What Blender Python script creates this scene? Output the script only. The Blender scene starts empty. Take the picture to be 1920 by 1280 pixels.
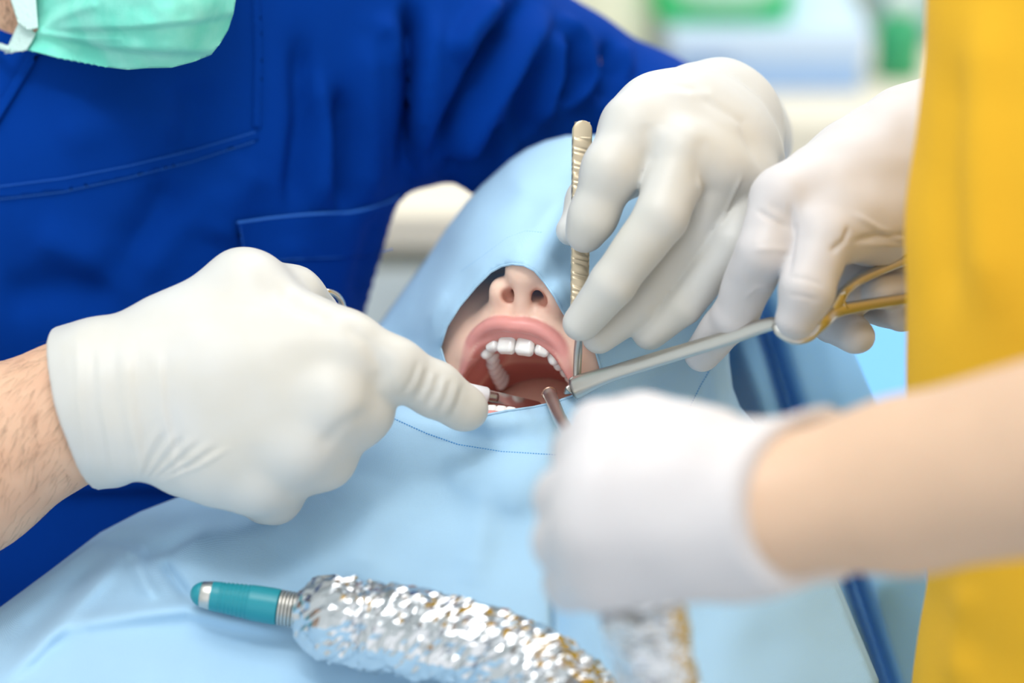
import bpy, bmesh, math, random
import numpy as np
from mathutils import Vector, Matrix, noise
from mathutils.bvhtree import BVHTree
from mathutils.geometry import delaunay_2d_cdt

random.seed(7); np.random.seed(7)
scene = bpy.context.scene
col = scene.collection

# ------------------------------------------------------------------ camera
PITCH = math.radians(22.0)
LENS = 85.0
FPX = 1920 * LENS / 36.0
D0 = 1100.0                       # mm from the lens to the patient's teeth
TGT = np.array([0.0, 0.0, 0.95])  # the teeth, metres
SP, CP = math.sin(PITCH), math.cos(PITCH)
AX = np.array([1.0, 0, 0]); AY = np.array([0, SP, CP]); AZ = np.array([0, -CP, SP])
BASIS = np.stack([AX, AY, AZ])    # rows

def W(v):
    """millimetres in the frame of the working field -> world metres"""
    v = np.asarray(v, float)
    return TGT + (v / 1000.0) @ BASIS
def INV(w):
    return ((np.asarray(w, float) - TGT) @ BASIS.T) * 1000.0
def P(px, py, z=0.0):
    d = D0 - z
    return np.array([(px - 960) / FPX * d, -(py - 640) / FPX * d, z])
def PIX(v):
    d = D0 - v[:, 2]
    return np.stack([960 + v[:, 0] / d * FPX, 640 - v[:, 1] / d * FPX], 1)
DOWN = np.array([0, -CP, -SP])    # gravity in the field frame

cam_d = bpy.data.cameras.new('camera'); cam = bpy.data.objects.new('camera', cam_d); col.objects.link(cam)
cam_d.lens = LENS; cam_d.sensor_width = 36; cam_d.clip_start = 0.05
cam.location = Vector(W([0, 0, D0])); cam.rotation_euler = (math.radians(90) - PITCH, 0, 0)
cam_d.dof.use_dof = True; cam_d.dof.focus_distance = 1.085; cam_d.dof.aperture_fstop = 3.1
scene.camera = cam

# ------------------------------------------------------------------ world and light
world = bpy.data.worlds.new('daylight'); scene.world = world; world.use_nodes = True
bg = world.node_tree.nodes['Background']
bg.inputs[0].default_value = (0.94, 0.975, 1.0, 1); bg.inputs[1].default_value = 0.97
def area(name, loc, target, size, sizey, power, colr=(1, 1, 1)):
    l = bpy.data.lights.new(name, 'AREA'); l.shape = 'RECTANGLE'; l.size = size; l.size_y = sizey
    l.energy = power; l.color = colr
    o = bpy.data.objects.new(name, l); col.objects.link(o); o.location = loc
    o.rotation_euler = (Vector(target) - Vector(loc)).to_track_quat('-Z', 'Y').to_euler()
    return o
area('ceiling_panel_light', (-0.3, -0.5, 2.55), (-0.3, -0.5, 0), 1.2, 1.2, 12, (1, 0.99, 0.98))
area('ceiling_panel_light.001', (0.3, 1.05, 2.55), (0.3, 1.05, 0), 1.2, 1.2, 14, (1, 0.99, 0.98))
area('operating_lamp_light', (-0.15, -0.55, 2.05), (0.0, 0.0, 0.95), 0.3, 0.2, 3.4, (1, 0.99, 0.97))
scene.view_settings.view_transform = 'Standard'; scene.view_settings.look = 'None'
scene.view_settings.gamma = 1; scene.view_settings.use_curve_mapping = False
scene.view_settings.exposure = 0.45

# ------------------------------------------------------------------ distance fields and meshing
class Field:
    def __init__(s, lo, hi, h):
        s.lo = np.array(lo, float); s.h = h
        n = np.ceil((np.array(hi) - s.lo) / h).astype(int) + 1
        s.ax = [(s.lo[i] + h * np.arange(n[i])).astype(np.float32) for i in range(3)]
        s.F = np.full(n, 60.0, np.float32)
    def box(s, lo, hi):
        sl = []
        for i in range(3):
            a = int(np.clip(np.floor((lo[i] - s.lo[i]) / s.h), 0, len(s.ax[i])))
            b = int(np.clip(np.ceil((hi[i] - s.lo[i]) / s.h) + 1, 0, len(s.ax[i])))
            if b <= a: return None
            sl.append(slice(a, b))
        return tuple(sl)
    def pts(s, sl):
        return (s.ax[0][sl[0]][:, None, None], s.ax[1][sl[1]][None, :, None], s.ax[2][sl[2]][None, None, :])
    def put(s, prim, k, op='add'):
        m = k + 3 * s.h
        sl = s.box(prim.lo - m, prim.hi + m)
        if sl is None: return s
        d = prim.dist(*s.pts(sl)); f = s.F[sl]
        if op == 'add':
            hh = np.clip(0.5 + 0.5 * (f - d) / max(k, 1e-6), 0, 1)
            s.F[sl] = f * (1 - hh) + d * hh - k * hh * (1 - hh)
        else:
            hh = np.clip(0.5 - 0.5 * (f + d) / max(k, 1e-6), 0, 1)
            s.F[sl] = f * (1 - hh) - d * hh + k * hh * (1 - hh)
        return s
    def mesh(s):
        return surface_nets(s.F, s.lo, s.h)

def surface_nets(F, lo, h):
    S = F < 0
    c = np.zeros(np.array(F.shape) - 1, np.int8)
    cs = [(i, j, k) for i in (0, 1) for j in (0, 1) for k in (0, 1)]
    nx, ny, nz = F.shape
    for (i, j, k) in cs: c += S[i:nx - 1 + i, j:ny - 1 + j, k:nz - 1 + k]
    act = np.argwhere((c > 0) & (c < 8))
    vals = {q: F[act[:, 0] + q[0], act[:, 1] + q[1], act[:, 2] + q[2]] for q in cs}
    acc = np.zeros((len(act), 3)); cnt = np.zeros(len(act))
    for q in cs:
        for a in range(3):
            if q[a] == 0:
                r = list(q); r[a] = 1; r = tuple(r)
                v0, v1 = vals[q], vals[r]
                m = (v0 < 0) != (v1 < 0)
                t = np.where(m, v0 / np.where(m, v0 - v1, 1), 0)
                p = np.tile(np.array(q, float), (len(act), 1)); p[:, a] += t
                acc += p * m[:, None]; cnt += m
    V = lo + h * (act + acc / cnt[:, None])
    idx = np.full(c.shape, -1, np.int64); idx[act[:, 0], act[:, 1], act[:, 2]] = np.arange(len(act))
    quads = []
    for a in range(3):
        b, d = (a + 1) % 3, (a + 2) % 3
        A = [slice(None)] * 3; B = [slice(None)] * 3
        A[a] = slice(0, -1); B[a] = slice(1, None)
        for t in (b, d): A[t] = slice(1, -1); B[t] = slice(1, -1)
        s0, s1 = S[tuple(A)], S[tuple(B)]
        e = np.argwhere(s0 != s1)
        if not len(e): continue
        flip = s1[e[:, 0], e[:, 1], e[:, 2]]
        base = e.copy(); base[:, b] += 1; base[:, d] += 1
        def cell(db, dd):
            q = base.copy(); q[:, b] += db; q[:, d] += dd
            return idx[q[:, 0], q[:, 1], q[:, 2]]
        Q = np.stack([cell(-1, -1), cell(0, -1), cell(0, 0), cell(-1, 0)], 1)
        Q[flip] = Q[flip][:, ::-1]
        quads.append(Q)
    Q = np.concatenate(quads)
    return V, Q[(Q >= 0).all(1)]

class RC:     # tapered capsule, optionally flattened along n by factor s
    def __init__(q, a, b, ra, rb, n=None, s=1.0):
        q.a = np.asarray(a, float); q.b = np.asarray(b, float); q.ra, q.rb = ra, rb
        q.n = None if n is None else np.asarray(n, float) / np.linalg.norm(n); q.s = s
        r = max(ra, rb) * max(1, s)
        q.lo = np.minimum(q.a, q.b) - r; q.hi = np.maximum(q.a, q.b) + r
    def dist(q, X, Y, Z):
        x, y, z = X - q.a[0], Y - q.a[1], Z - q.a[2]
        ba = q.b - q.a
        t = np.clip((x * ba[0] + y * ba[1] + z * ba[2]) / max(ba @ ba, 1e-6), 0, 1)
        x, y, z = x - t * ba[0], y - t * ba[1], z - t * ba[2]
        d2 = x * x + y * y + z * z
        if q.n is not None:
            c = x * q.n[0] + y * q.n[1] + z * q.n[2]
            d2 = d2 + c * c * (1 / q.s ** 2 - 1)
        return (np.sqrt(np.maximum(d2, 1e-9)) - (q.ra + (q.rb - q.ra) * t)).astype(np.float32)
class EL:     # ellipsoid, R rows = axes
    def __init__(q, c, r, R=None):
        q.c = np.asarray(c, float); q.r = np.asarray(r, float); q.R = np.eye(3) if R is None else np.asarray(R)
        e = np.abs(q.R.T) @ q.r
        q.lo = q.c - e; q.hi = q.c + e
    def dist(q, X, Y, Z):
        x, y, z = X - q.c[0], Y - q.c[1], Z - q.c[2]
        u = [(x * q.R[i, 0] + y * q.R[i, 1] + z * q.R[i, 2]) for i in range(3)]
        k0 = np.sqrt(sum((u[i] / q.r[i]) ** 2 for i in range(3)) + 1e-9)
        k1 = np.sqrt(sum((u[i] / q.r[i] ** 2) ** 2 for i in range(3)) + 1e-9)
        return (k0 * (k0 - 1) / k1).astype(np.float32)
class HS:     # half space in front of point c along n
    def __init__(q, c, n, ext=400):
        q.c = np.asarray(c, float); q.n = np.asarray(n, float) / np.linalg.norm(n); q.lo = q.c - ext; q.hi = q.c + ext
    def dist(q, X, Y, Z):
        return (-((X - q.c[0]) * q.n[0] + (Y - q.c[1]) * q.n[1] + (Z - q.c[2]) * q.n[2])).astype(np.float32)
class BX:     # rounded box
    def __init__(q, c, r, R=None, rd=1.0):
        q.c = np.asarray(c, float); q.r = np.asarray(r, float); q.R = np.eye(3) if R is None else np.asarray(R); q.rd = rd
        e = np.abs(q.R.T) @ q.r
        q.lo = q.c - e; q.hi = q.c + e
    def dist(q, X, Y, Z):
        x, y, z = X - q.c[0], Y - q.c[1], Z - q.c[2]
        u = [np.abs(x * q.R[i, 0] + y * q.R[i, 1] + z * q.R[i, 2]) - q.r[i] + q.rd for i in range(3)]
        o = np.sqrt(sum(np.maximum(t, 0) ** 2 for t in u))
        return (o + np.minimum(np.maximum(np.maximum(u[0], u[1]), u[2]), 0) - q.rd).astype(np.float32)

def chain(pts, n=None, s=1.0):
    """[(point, radius), ...] -> tapered capsules"""
    return [RC(pts[i][0], pts[i + 1][0], pts[i][1], pts[i + 1][1], n, s) for i in range(len(pts) - 1)]
def build(prims, h, k=4.0, grow=0.0, clip=None):
    """prims: list of prim or (prim,k) or (prim,k,'sub')"""
    L = [(p if isinstance(p, tuple) else (p, k)) for p in prims]
    lo = np.min([p[0].lo for p in L if len(p) < 3], 0) - 4 * h - abs(grow) - 3
    hi = np.max([p[0].hi for p in L if len(p) < 3], 0) + 4 * h + abs(grow) + 3
    if clip is not None: lo = np.maximum(lo, clip[0]); hi = np.minimum(hi, clip[1])
    f = Field(lo, hi, h)
    for p in L: f.put(p[0], p[1], p[2] if len(p) > 2 else 'add')
    f.F -= grow
    return f
def smooth_mesh(V, Q, it=2, lam=0.5):
    V = V.copy(); n = len(V)
    e = np.concatenate([Q[:, [0, 1]], Q[:, [1, 2]], Q[:, [2, 3]], Q[:, [3, 0]]])
    for _ in range(it):
        s = np.zeros_like(V); c = np.zeros(n)
        for a, b in ((0, 1), (1, 0)):
            for i in range(3): s[:, i] += np.bincount(e[:, a], V[e[:, b], i], n)
            c += np.bincount(e[:, a], minlength=n)
        m = c > 0
        V[m] += lam * (s[m] / c[m][:, None] - V[m])
    return V
def normals(V, Q):
    a, b, c = V[Q[:, 0]], V[Q[:, 1]], V[Q[:, 2]]
    fn = np.cross(b - a, c - a); N = np.zeros_like(V)
    for j in range(Q.shape[1]):
        for i in range(3): N[:, i] += np.bincount(Q[:, j], fn[:, i], len(V))
    return N / np.maximum(np.linalg.norm(N, axis=1), 1e-9)[:, None]
def seg_dist(XY, line):
    """distance of pixels to a polyline and the running share along it"""
    line = np.asarray(line, float); best = np.full(len(XY), 1e9); par = np.zeros(len(XY)); side = np.zeros(len(XY))
    L = np.linalg.norm(np.diff(line, axis=0), axis=1); tot = L.sum(); run = 0
    for i in range(len(line) - 1):
        a, b = line[i], line[i + 1]; ab = b - a
        t = np.clip(((XY - a) @ ab) / max(ab @ ab, 1e-9), 0, 1)
        q = XY - a - t[:, None] * ab; d = np.linalg.norm(q, axis=1)
        m = d < best
        best[m] = d[m]; par[m] = (run + t[m] * L[i]) / tot
        side[m] = np.sign(ab[0] * q[m, 1] - ab[1] * q[m, 0])
        run += L[i]
    return best, par, side
def creases(V, Q, lines, facing=True):
    """lines: (polyline px, amplitude mm, width px) folds pressed into or raised from the surface"""
    N = normals(V, Q); XY = PIX(V); D = np.zeros(len(V))
    for ln, amp, w in lines:
        d, t, _ = seg_dist(XY, ln)
        D += amp * np.exp(-(d / w) ** 2) * np.clip(np.minimum(t, 1 - t) * 5 + 0.15, 0, 1)
    if facing: D *= np.clip(N[:, 2] * 3, 0, 1)
    return V + N * D[:, None]
def wob(V, amp, scale, seed=0):
    """gentle uneven surface"""
    N = np.array([noise.noise(Vector(p) / scale + Vector((seed, seed * 1.7, 3))) for p in V])
    return N * amp

# ------------------------------------------------------------------ objects
def tag(o, label=None, cat=None, group=None, kind=None):
    if label: o['label'] = label
    if cat: o['category'] = cat
    if group: o['group'] = group
    if kind: o['kind'] = kind
    return o
def thing(name, loc, label, cat, group=None):
    o = bpy.data.objects.new(name, None); col.objects.link(o); o.empty_display_size = 0.05
    o.location = Vector(loc); bpy.context.view_layer.update()
    return tag(o, label, cat, group)
def top_loc(p):
    v = Vector((0, 0, 0))
    while p is not None: v += p.location; p = p.parent
    return np.array(v)
def mobj(name, V, Q, mat, parent=None, smooth=True, colors=None, world=False, origin=None):
    """V in field millimetres (or world metres) -> mesh object"""
    Vw = np.asarray(V, float) if world else W(V)
    if parent is not None: off = top_loc(parent)
    elif origin is not None: off = np.array(origin)
    else: off = np.array([Vw[:, 0].mean(), Vw[:, 1].mean(), Vw[:, 2].min()])
    me = bpy.data.meshes.new(name)
    me.from_pydata((Vw - off).tolist(), [], Q.tolist() if hasattr(Q, 'tolist') else Q)
    if smooth: me.polygons.foreach_set('use_smooth', np.ones(len(me.polygons), bool))
    if colors is not None:
        at = me.color_attributes.new('tint', 'FLOAT_COLOR', 'POINT')
        c = np.ones((len(Vw), 4)); c[:, :3] = colors
        at.data.foreach_set('color', c.ravel())
    for m in (mat if isinstance(mat, (list, tuple)) else [mat]): me.materials.append(m)
    me.validate(); me.update()
    o = bpy.data.objects.new(name, me); col.objects.link(o)
    if parent is not None: o.parent = parent
    else: o.location = Vector(off)
    return o
def tube(pts, radii, seg=12, caps=True, flat=None):
    """sweep; flat=(normal, factor) squashes the section"""
    pts = np.array(pts, float); n = len(pts)
    radii = np.array(radii if np.ndim(radii) else [radii] * n, float)
    T = np.gradient(pts, axis=0); T /= np.linalg.norm(T, axis=1)[:, None]
    up = np.array([0.0, 0, 1]) if flat is None else np.array(flat[0], float)
    V = []; Q = []
    for i in range(n):
        a = np.cross(T[i], up); a /= max(np.linalg.norm(a), 1e-9); b = np.cross(a, T[i])
        f = 1 if flat is None else flat[1]
        for j in range(seg):
            t = 2 * math.pi * j / seg
            V.append(pts[i] + radii[i] * (math.cos(t) * a + math.sin(t) * b * f))
    for i in range(n - 1):
        for j in range(seg):
            k = (j + 1) % seg
            Q.append([i * seg + j, i * seg + k, (i + 1) * seg + k, (i + 1) * seg + j])
    if caps:
        Q.append(list(range(seg))[::-1]); Q.append([(n - 1) * seg + j for j in range(seg)])
    return np.array(V), Q
def spline(pts, n):
    """Catmull-Rom through points"""
    p = np.array(pts, float); p = np.vstack([2 * p[0] - p[1], p, 2 * p[-1] - p[-2]])
    out = []; m = len(p) - 3
    for u in np.linspace(0, m - 1e-6, n):
        i = int(u); t = u - i; a, b, c, d = p[i:i + 4]
        out.append(0.5 * (2 * b + (c - a) * t + (2 * a - 5 * b + 4 * c - d) * t * t + (3 * b - a - 3 * c + d) * t ** 3))
    return np.array(out)
def lathe(prof, a, ax, seg=32):
    """prof [(s along axis mm, r)], from point a along direction ax"""
    ax = np.array(ax, float) / np.linalg.norm(ax); u = np.cross(ax, [0.3, 0.9, 0.1]); u /= np.linalg.norm(u); w = np.cross(ax, u)
    V = []; Q = []
    for s, r in prof:
        for j in range(seg):
            t = 2 * math.pi * j / seg
            V.append(np.array(a) + s * ax + r * (math.cos(t) * u + math.sin(t) * w))
    for i in range(len(prof) - 1):
        for j in range(seg):
            k = (j + 1) % seg
            Q.append([i * seg + j, i * seg + k, (i + 1) * seg + k, (i + 1) * seg + j])
    Q.append(list(range(seg))[::-1]); Q.append([(len(prof) - 1) * seg + j for j in range(seg)])
    return np.array(V), Q
def join(*ms):
    V = []; Q = []; n = 0
    for v, q in ms:
        V.append(np.asarray(v)); Q += [[int(i) + n for i in f] for f in (q.tolist() if hasattr(q, 'tolist') else q)]; n += len(v)
    return np.concatenate(V), Q
def boxw(lo, hi, bev=0.004):
    """bevelled world box -> verts, faces"""
    bm = bmesh.new(); bmesh.ops.create_cube(bm, size=1)
    lo = np.array(lo); hi = np.array(hi)
    for v in bm.verts: v.co = Vector((lo + hi) / 2 + np.array(v.co) * (hi - lo))
    if bev: bmesh.ops.bevel(bm, geom=list(bm.edges), offset=bev, segments=2, affect='EDGES', profile=0.7)
    V = np.array([v.co[:] for v in bm.verts]); Q = [[v.index for v in f.verts] for f in bm.faces]; bm.free()
    return V, Q
def rbf(ctrl, scale=200.0):
    """thin-plate height through control points (px, py, z)"""
    c = np.array(ctrl, float); xy = c[:, :2] / scale; n = len(c)
    def phi(r2): return np.where(r2 > 1e-12, 0.5 * r2 * np.log(np.maximum(r2, 1e-12)), 0)
    r2 = ((xy[:, None] - xy[None]) ** 2).sum(2)
    A = np.zeros((n + 3, n + 3)); A[:n, :n] = phi(r2) + np.eye(n) * 1e-3
    A[:n, n] = 1; A[:n, n + 1:] = xy; A[n, :n] = 1; A[n + 1:, :n] = xy.T
    s = np.linalg.solve(A, np.concatenate([c[:, 2], np.zeros(3)]))
    def f(q):
        q = np.asarray(q, float) / scale
        r = ((q[:, None] - xy[None]) ** 2).sum(2)
        return phi(r) @ s[:n] + s[n] + q @ s[n + 1:]
    return f
def resample(poly, step):
    poly = np.array(poly, float); out = []
    for i in range(len(poly)):
        a, b = poly[i], poly[(i + 1) % len(poly)]
        n = max(1, int(np.linalg.norm(b - a) / step))
        out += [a + (b - a) * t / n for t in range(n)]
    return np.array(out)
def inside(XY, poly):
    poly = np.asarray(poly); r = np.zeros(len(XY), bool); n = len(poly)
    for i in range(n):
        a, b = poly[i], poly[i - 1]
        m = (a[1] > XY[:, 1]) != (b[1] > XY[:, 1])
        with np.errstate(divide='ignore', invalid='ignore'):
            r ^= m & (XY[:, 0] < (b[0] - a[0]) * (XY[:, 1] - a[1]) / (b[1] - a[1] + 1e-12) + a[0])
    return r
def sheet2d(outer, holes=(), step=8.0):
    """constrained triangulation of an outline -> 2-D points, triangles"""
    loops = [resample(outer, step)] + [resample(h, step * 0.6) for h in holes]
    pts = []; edges = []
    for L in loops:
        s = len(pts); pts += list(L); edges += [(s + i, s + (i + 1) % len(L)) for i in range(len(L))]
    allb = np.array(pts)
    lo, hi = allb.min(0), allb.max(0)
    gx, gy = np.meshgrid(np.arange(lo[0], hi[0], step), np.arange(lo[1], hi[1], step * 0.87))
    gx[1::2] += step / 2
    g = np.stack([gx.ravel(), gy.ravel()], 1)
    m = inside(g, loops[0])
    for L in loops[1:]: m &= ~inside(g, L)
    g = g[m]
    keep = np.ones(len(g), bool)
    for i in range(0, len(allb), 64):
        keep &= (((g[:, None] - allb[None, i:i + 64]) ** 2).sum(2) > (step * 0.55) ** 2).all(1)
    pts += list(g[keep])
    r = delaunay_2d_cdt([Vector(p) for p in pts], edges, [], 0, 1e-4)
    V = np.array([v[:] for v in r[0]]); T = np.array([f for f in r[2]])
    c = V[T].mean(1); m = inside(c, loops[0])
    for L in loops[1:]: m &= ~inside(c, L)
    return V, T[m]
def P_arr(XY, z):
    d = D0 - z
    return np.stack([(XY[:, 0] - 960) / FPX * d, -(XY[:, 1] - 640) / FPX * d, z], 1)
def solid(o, t, off=-1):
    m = o.modifiers.new('thickness', 'SOLIDIFY'); m.thickness = t; m.offset = off; return o
def orient(V, T):
    """make triangles face the camera side"""
    a, b, c = V[T[:, 0]], V[T[:, 1]], V[T[:, 2]]
    n = np.cross(b - a, c - a); T = T.copy(); m = n[:, 2] < 0; T[m] = T[m][:, ::-1]
    return T

# ------------------------------------------------------------------ materials
MATS = {}
def mat(name, rgb, rough=0.6, metal=0.0, bump=0.0, bscale=400.0, tint=False, vary=0.0, vscale=8.0, sss=0.0, sssr=(1, .4, .25),
        sheen=0.0, spec=0.5, coat=0.0, weave=0.0, wscale=1200.0, trans=0.0, emit=None, rgb2=None, transl=0.0):
    if name in MATS: return MATS[name]
    m = bpy.data.materials.new(name); m.use_nodes = True; nt = m.node_tree; b = nt.nodes['Principled BSDF']
    N = nt.nodes.new; L = nt.links.new
    b.inputs['Base Color'].default_value = (*rgb, 1); b.inputs['Roughness'].default_value = rough
    b.inputs['Metallic'].default_value = metal; b.inputs['Specular IOR Level'].default_value = spec
    if sss: b.inputs['Subsurface Weight'].default_value = sss; b.inputs['Subsurface Radius'].default_value = sssr; b.inputs['Subsurface Scale'].default_value = 0.004
    if sheen: b.inputs['Sheen Weight'].default_value = sheen; b.inputs['Sheen Roughness'].default_value = 0.5
    if coat: b.inputs['Coat Weight'].default_value = coat; b.inputs['Coat Roughness'].default_value = 0.15
    if trans: b.inputs['Transmission Weight'].default_value = trans
    if emit: b.inputs['Emission Color'].default_value = (*rgb, 1); b.inputs['Emission Strength'].default_value = emit
    tc = N('ShaderNodeTexCoord'); src = None
    if tint:
        a = N('ShaderNodeVertexColor'); a.layer_name = 'tint'; src = a.outputs[0]
    if vary:
        n = N('ShaderNodeTexNoise'); n.inputs['Scale'].default_value = vscale; n.inputs['Detail'].default_value = 5; L(tc.outputs['Object'], n.inputs[0])
        r = N('ShaderNodeValToRGB'); c2 = rgb2 or tuple(x * (1 - vary) for x in rgb)
        r.color_ramp.elements[0].color = (*c2, 1); r.color_ramp.elements[1].color = (*rgb, 1)
        r.color_ramp.elements[0].position = 0.35; r.color_ramp.elements[1].position = 0.62
        L(n.outputs[0], r.inputs[0])
        if src is not None:
            mx = N('ShaderNodeMixRGB'); mx.blend_type = 'MULTIPLY'; mx.inputs[0].default_value = 1
            L(src, mx.inputs[1]); L(r.outputs[0], mx.inputs[2]); src = mx.outputs[0]
        else: src = r.outputs[0]
    if src is not None: L(src, b.inputs['Base Color'])
    last = None
    if bump:
        n = N('ShaderNodeTexNoise'); n.inputs['Scale'].default_value = bscale; n.inputs['Detail'].default_value = 4; L(tc.outputs['Object'], n.inputs[0])
        bp = N('ShaderNodeBump'); bp.inputs['Strength'].default_value = bump; bp.inputs['Distance'].default_value = 0.002
        L(n.outputs[0], bp.inputs['Height']); last = bp
    if weave:
        ws = []
        for dr in ('X', 'Z'):
            w = N('ShaderNodeTexWave'); w.bands_direction = dr; w.inputs['Scale'].default_value = wscale; w.inputs['Distortion'].default_value = 1.5
            w.inputs['Detail'].default_value = 1; L(tc.outputs['Object'], w.inputs[0]); ws.append(w)
        ad = N('ShaderNodeMath'); ad.operation = 'ADD'; L(ws[0].outputs['Fac'], ad.inputs[0]); L(ws[1].outputs['Fac'], ad.inputs[1])
        bp = N('ShaderNodeBump'); bp.inputs['Strength'].default_value = weave; bp.inputs['Distance'].default_value = 0.0006
        L(ad.outputs[0], bp.inputs['Height'])
        if last: L(last.outputs[0], bp.inputs['Normal'])
        last = bp
    if last: L(last.outputs[0], b.inputs['Normal'])
    if transl:
        tr = N('ShaderNodeBsdfTranslucent'); tr.inputs[0].default_value = (*rgb, 1); mx = N('ShaderNodeMixShader'); mx.inputs[0].default_value = transl
        out = nt.nodes['Material Output']; L(b.outputs[0], mx.inputs[1]); L(tr.outputs[0], mx.inputs[2]); L(mx.outputs[0], out.inputs['Surface'])
    MATS[name] = m
    return m
def lin(r, g, b):
    f = lambda c: (c / 255 / 12.92) if c <= 10 else ((c / 255 + 0.055) / 1.055) ** 2.4
    return (f(r), f(g), f(b))

M_DRAPE = mat('drape_cloth', lin(186, 226, 254), 0.75, weave=0.25, wscale=900, bump=0.06, bscale=60, vary=0.06, vscale=14, sheen=0.1, spec=0.2, transl=0.15)
M_DRAPE2 = mat('drape_cloth_inner', lin(158, 214, 254), 0.8, weave=0.2, wscale=900, spec=0.2, transl=0.2)
M_STITCH = mat('stitch_thread', lin(90, 165, 225), 0.8)
M_SCRUB = mat('scrub_cotton', lin(0, 56, 148), 0.85, weave=0.2, wscale=1000, bump=0.05, bscale=80, vary=0.12, vscale=9, spec=0.06)
M_SCRUBT = mat('scrub_thread', lin(40, 110, 205), 0.8)
M_GLOVE = mat('latex_glove', lin(207, 207, 205), 0.42, bump=0.05, bscale=45, vary=0.04, vscale=20, rgb2=lin(206, 203, 195), spec=0.35, sss=0.15, sssr=(1, .9, .7))
M_GLOVEW = mat('white_latex_glove', lin(207, 203, 204), 0.45, bump=0.06, bscale=60, spec=0.35, sss=0.15, sssr=(1, .7, .65))
M_FACE = mat('face_skin', (1, 1, 1), 0.42, tint=True, bump=0.04, bscale=700, sss=0.25, spec=0.45, coat=0.12)
M_SKIN = mat('forearm_skin', lin(222, 180, 150), 0.55, bump=0.12, bscale=90, vary=0.18, vscale=60, sss=0.2, rgb2=lin(214, 168, 138))
M_SKINF = mat('smooth_forearm_skin', lin(212, 178, 150), 0.5, bump=0.04, bscale=120, sss=0.2, vary=0.05, vscale=30)
M_TOOTH = mat('tooth_enamel', lin(250, 248, 244), 0.18, sss=0.3, sssr=(1, .8, .6), spec=0.5, coat=0.3)
M_STEEL = mat('surgical_steel', (0.60, 0.585, 0.55), 0.36, metal=1.0, bump=0.02, bscale=300)
M_STEELD = mat('polished_steel', (0.62, 0.60, 0.57), 0.12, metal=1.0)
M_GRIP = mat('knurled_grip', lin(205, 188, 160), 0.38, metal=0.6)
M_TEAL = mat('teal_plastic', lin(28, 140, 155), 0.38, spec=0.45)
M_FOIL = mat('aluminium_foil', (0.66, 0.67, 0.69), 0.14, metal=1.0, bump=0.1, bscale=160)
M_MASK = mat('mask_fabric', lin(116, 222, 200), 0.8, bump=0.25, bscale=90, vary=0.25, vscale=38, rgb2=lin(150, 236, 218), spec=0.2)
M_MASKW = mat('mask_edging', lin(205, 232, 226), 0.8, bump=0.5, bscale=500, spec=0.2)
M_YELLOW = mat('yellow_cotton', lin(246, 188, 46), 0.8, bump=0.08, bscale=30, weave=0.15, spec=0.2)
M_HAIR = mat('dark_hair', lin(60, 42, 30), 0.6, bump=0.4, bscale=200)
M_TONGUE = mat('tongue_skin', lin(205, 120, 125), 0.35, bump=0.3, bscale=500, sss=0.3, coat=0.2)
M_HAIRG = mat('stubble_hair', lin(60, 45, 38), 0.7)
# ================================================================== the setting
ROOM = dict(x0=-2.2, x1=2.4, y0=-3.2, y1=1.80, z1=2.7)
M_WALL = mat('pale_wall_paint', lin(236, 240, 240), 0.8, bump=0.03, bscale=50)
M_FLOOR = mat('grey_vinyl_floor', lin(206, 212, 212), 0.5, vary=0.06, vscale=6)
M_CREAM = mat('cream_laminate', lin(240, 228, 206), 0.5)
M_CABW = mat('mint_white_laminate', lin(228, 236, 232), 0.45)
M_BLUEP = mat('pale_blue_plastic', lin(164, 196, 236), 0.5)
M_GREENP = mat('green_plastic', lin(0, 200, 112), 0.4)
M_GREEND = mat('dark_green_plastic', lin(50, 160, 105), 0.4)
M_PALEG = mat('pale_green_paper', lin(190, 240, 205), 0.6)
M_GREYT = mat('grey_teal_laminate', lin(150, 178, 182), 0.5)
M_VINYL = mat('sky_blue_vinyl', lin(112, 186, 246), 0.45, bump=0.05, bscale=80)
M_METAL = mat('brushed_metal', (0.7, 0.7, 0.7), 0.35, metal=1)
def slab(name, lo, hi, m, bev=0.0):
    V, Q = boxw(lo, hi, bev); return tag(mobj(name, V, Q, m, smooth=False, world=True), kind='structure')
slab('floor', (ROOM['x0'], ROOM['y0'], -0.05), (ROOM['x1'], ROOM['y1'], 0.0), M_FLOOR)
slab('wall_back', (ROOM['x0'] - .05, ROOM['y1'], 0), (ROOM['x1'] + .05, ROOM['y1'] + .05, ROOM['z1']), M_WALL)
slab('wall_left', (ROOM['x0'] - .05, ROOM['y0'], 0), (ROOM['x0'], ROOM['y1'], ROOM['z1']), M_WALL)
slab('ceiling', (ROOM['x0'] - .05, ROOM['y0'], ROOM['z1']), (ROOM['x1'] + .05, ROOM['y1'] + .05, ROOM['z1'] + .05), M_WALL)
slab('baseboard_back', (ROOM['x0'], ROOM['y1'] - .015, 0), (ROOM['x1'], ROOM['y1'], 0.08), M_CABW)

# ================================================================== the patient's head
def rot(ax, deg):
    return np.array(Matrix.Rotation(math.radians(deg), 3, ax))
HEAD_R = rot('Z', -5) @ rot('Y', -21) @ rot('X', -28)     # columns: X right, U up, F out of the face
HEAD_O = P(962, 656, 0)
def H(v): return HEAD_O + np.asarray(v, float) @ HEAD_R.T
def A3(*v): return np.array(v, float)
def mir(f): return [q for s in (-1, 1) for q in f(s)]

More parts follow.
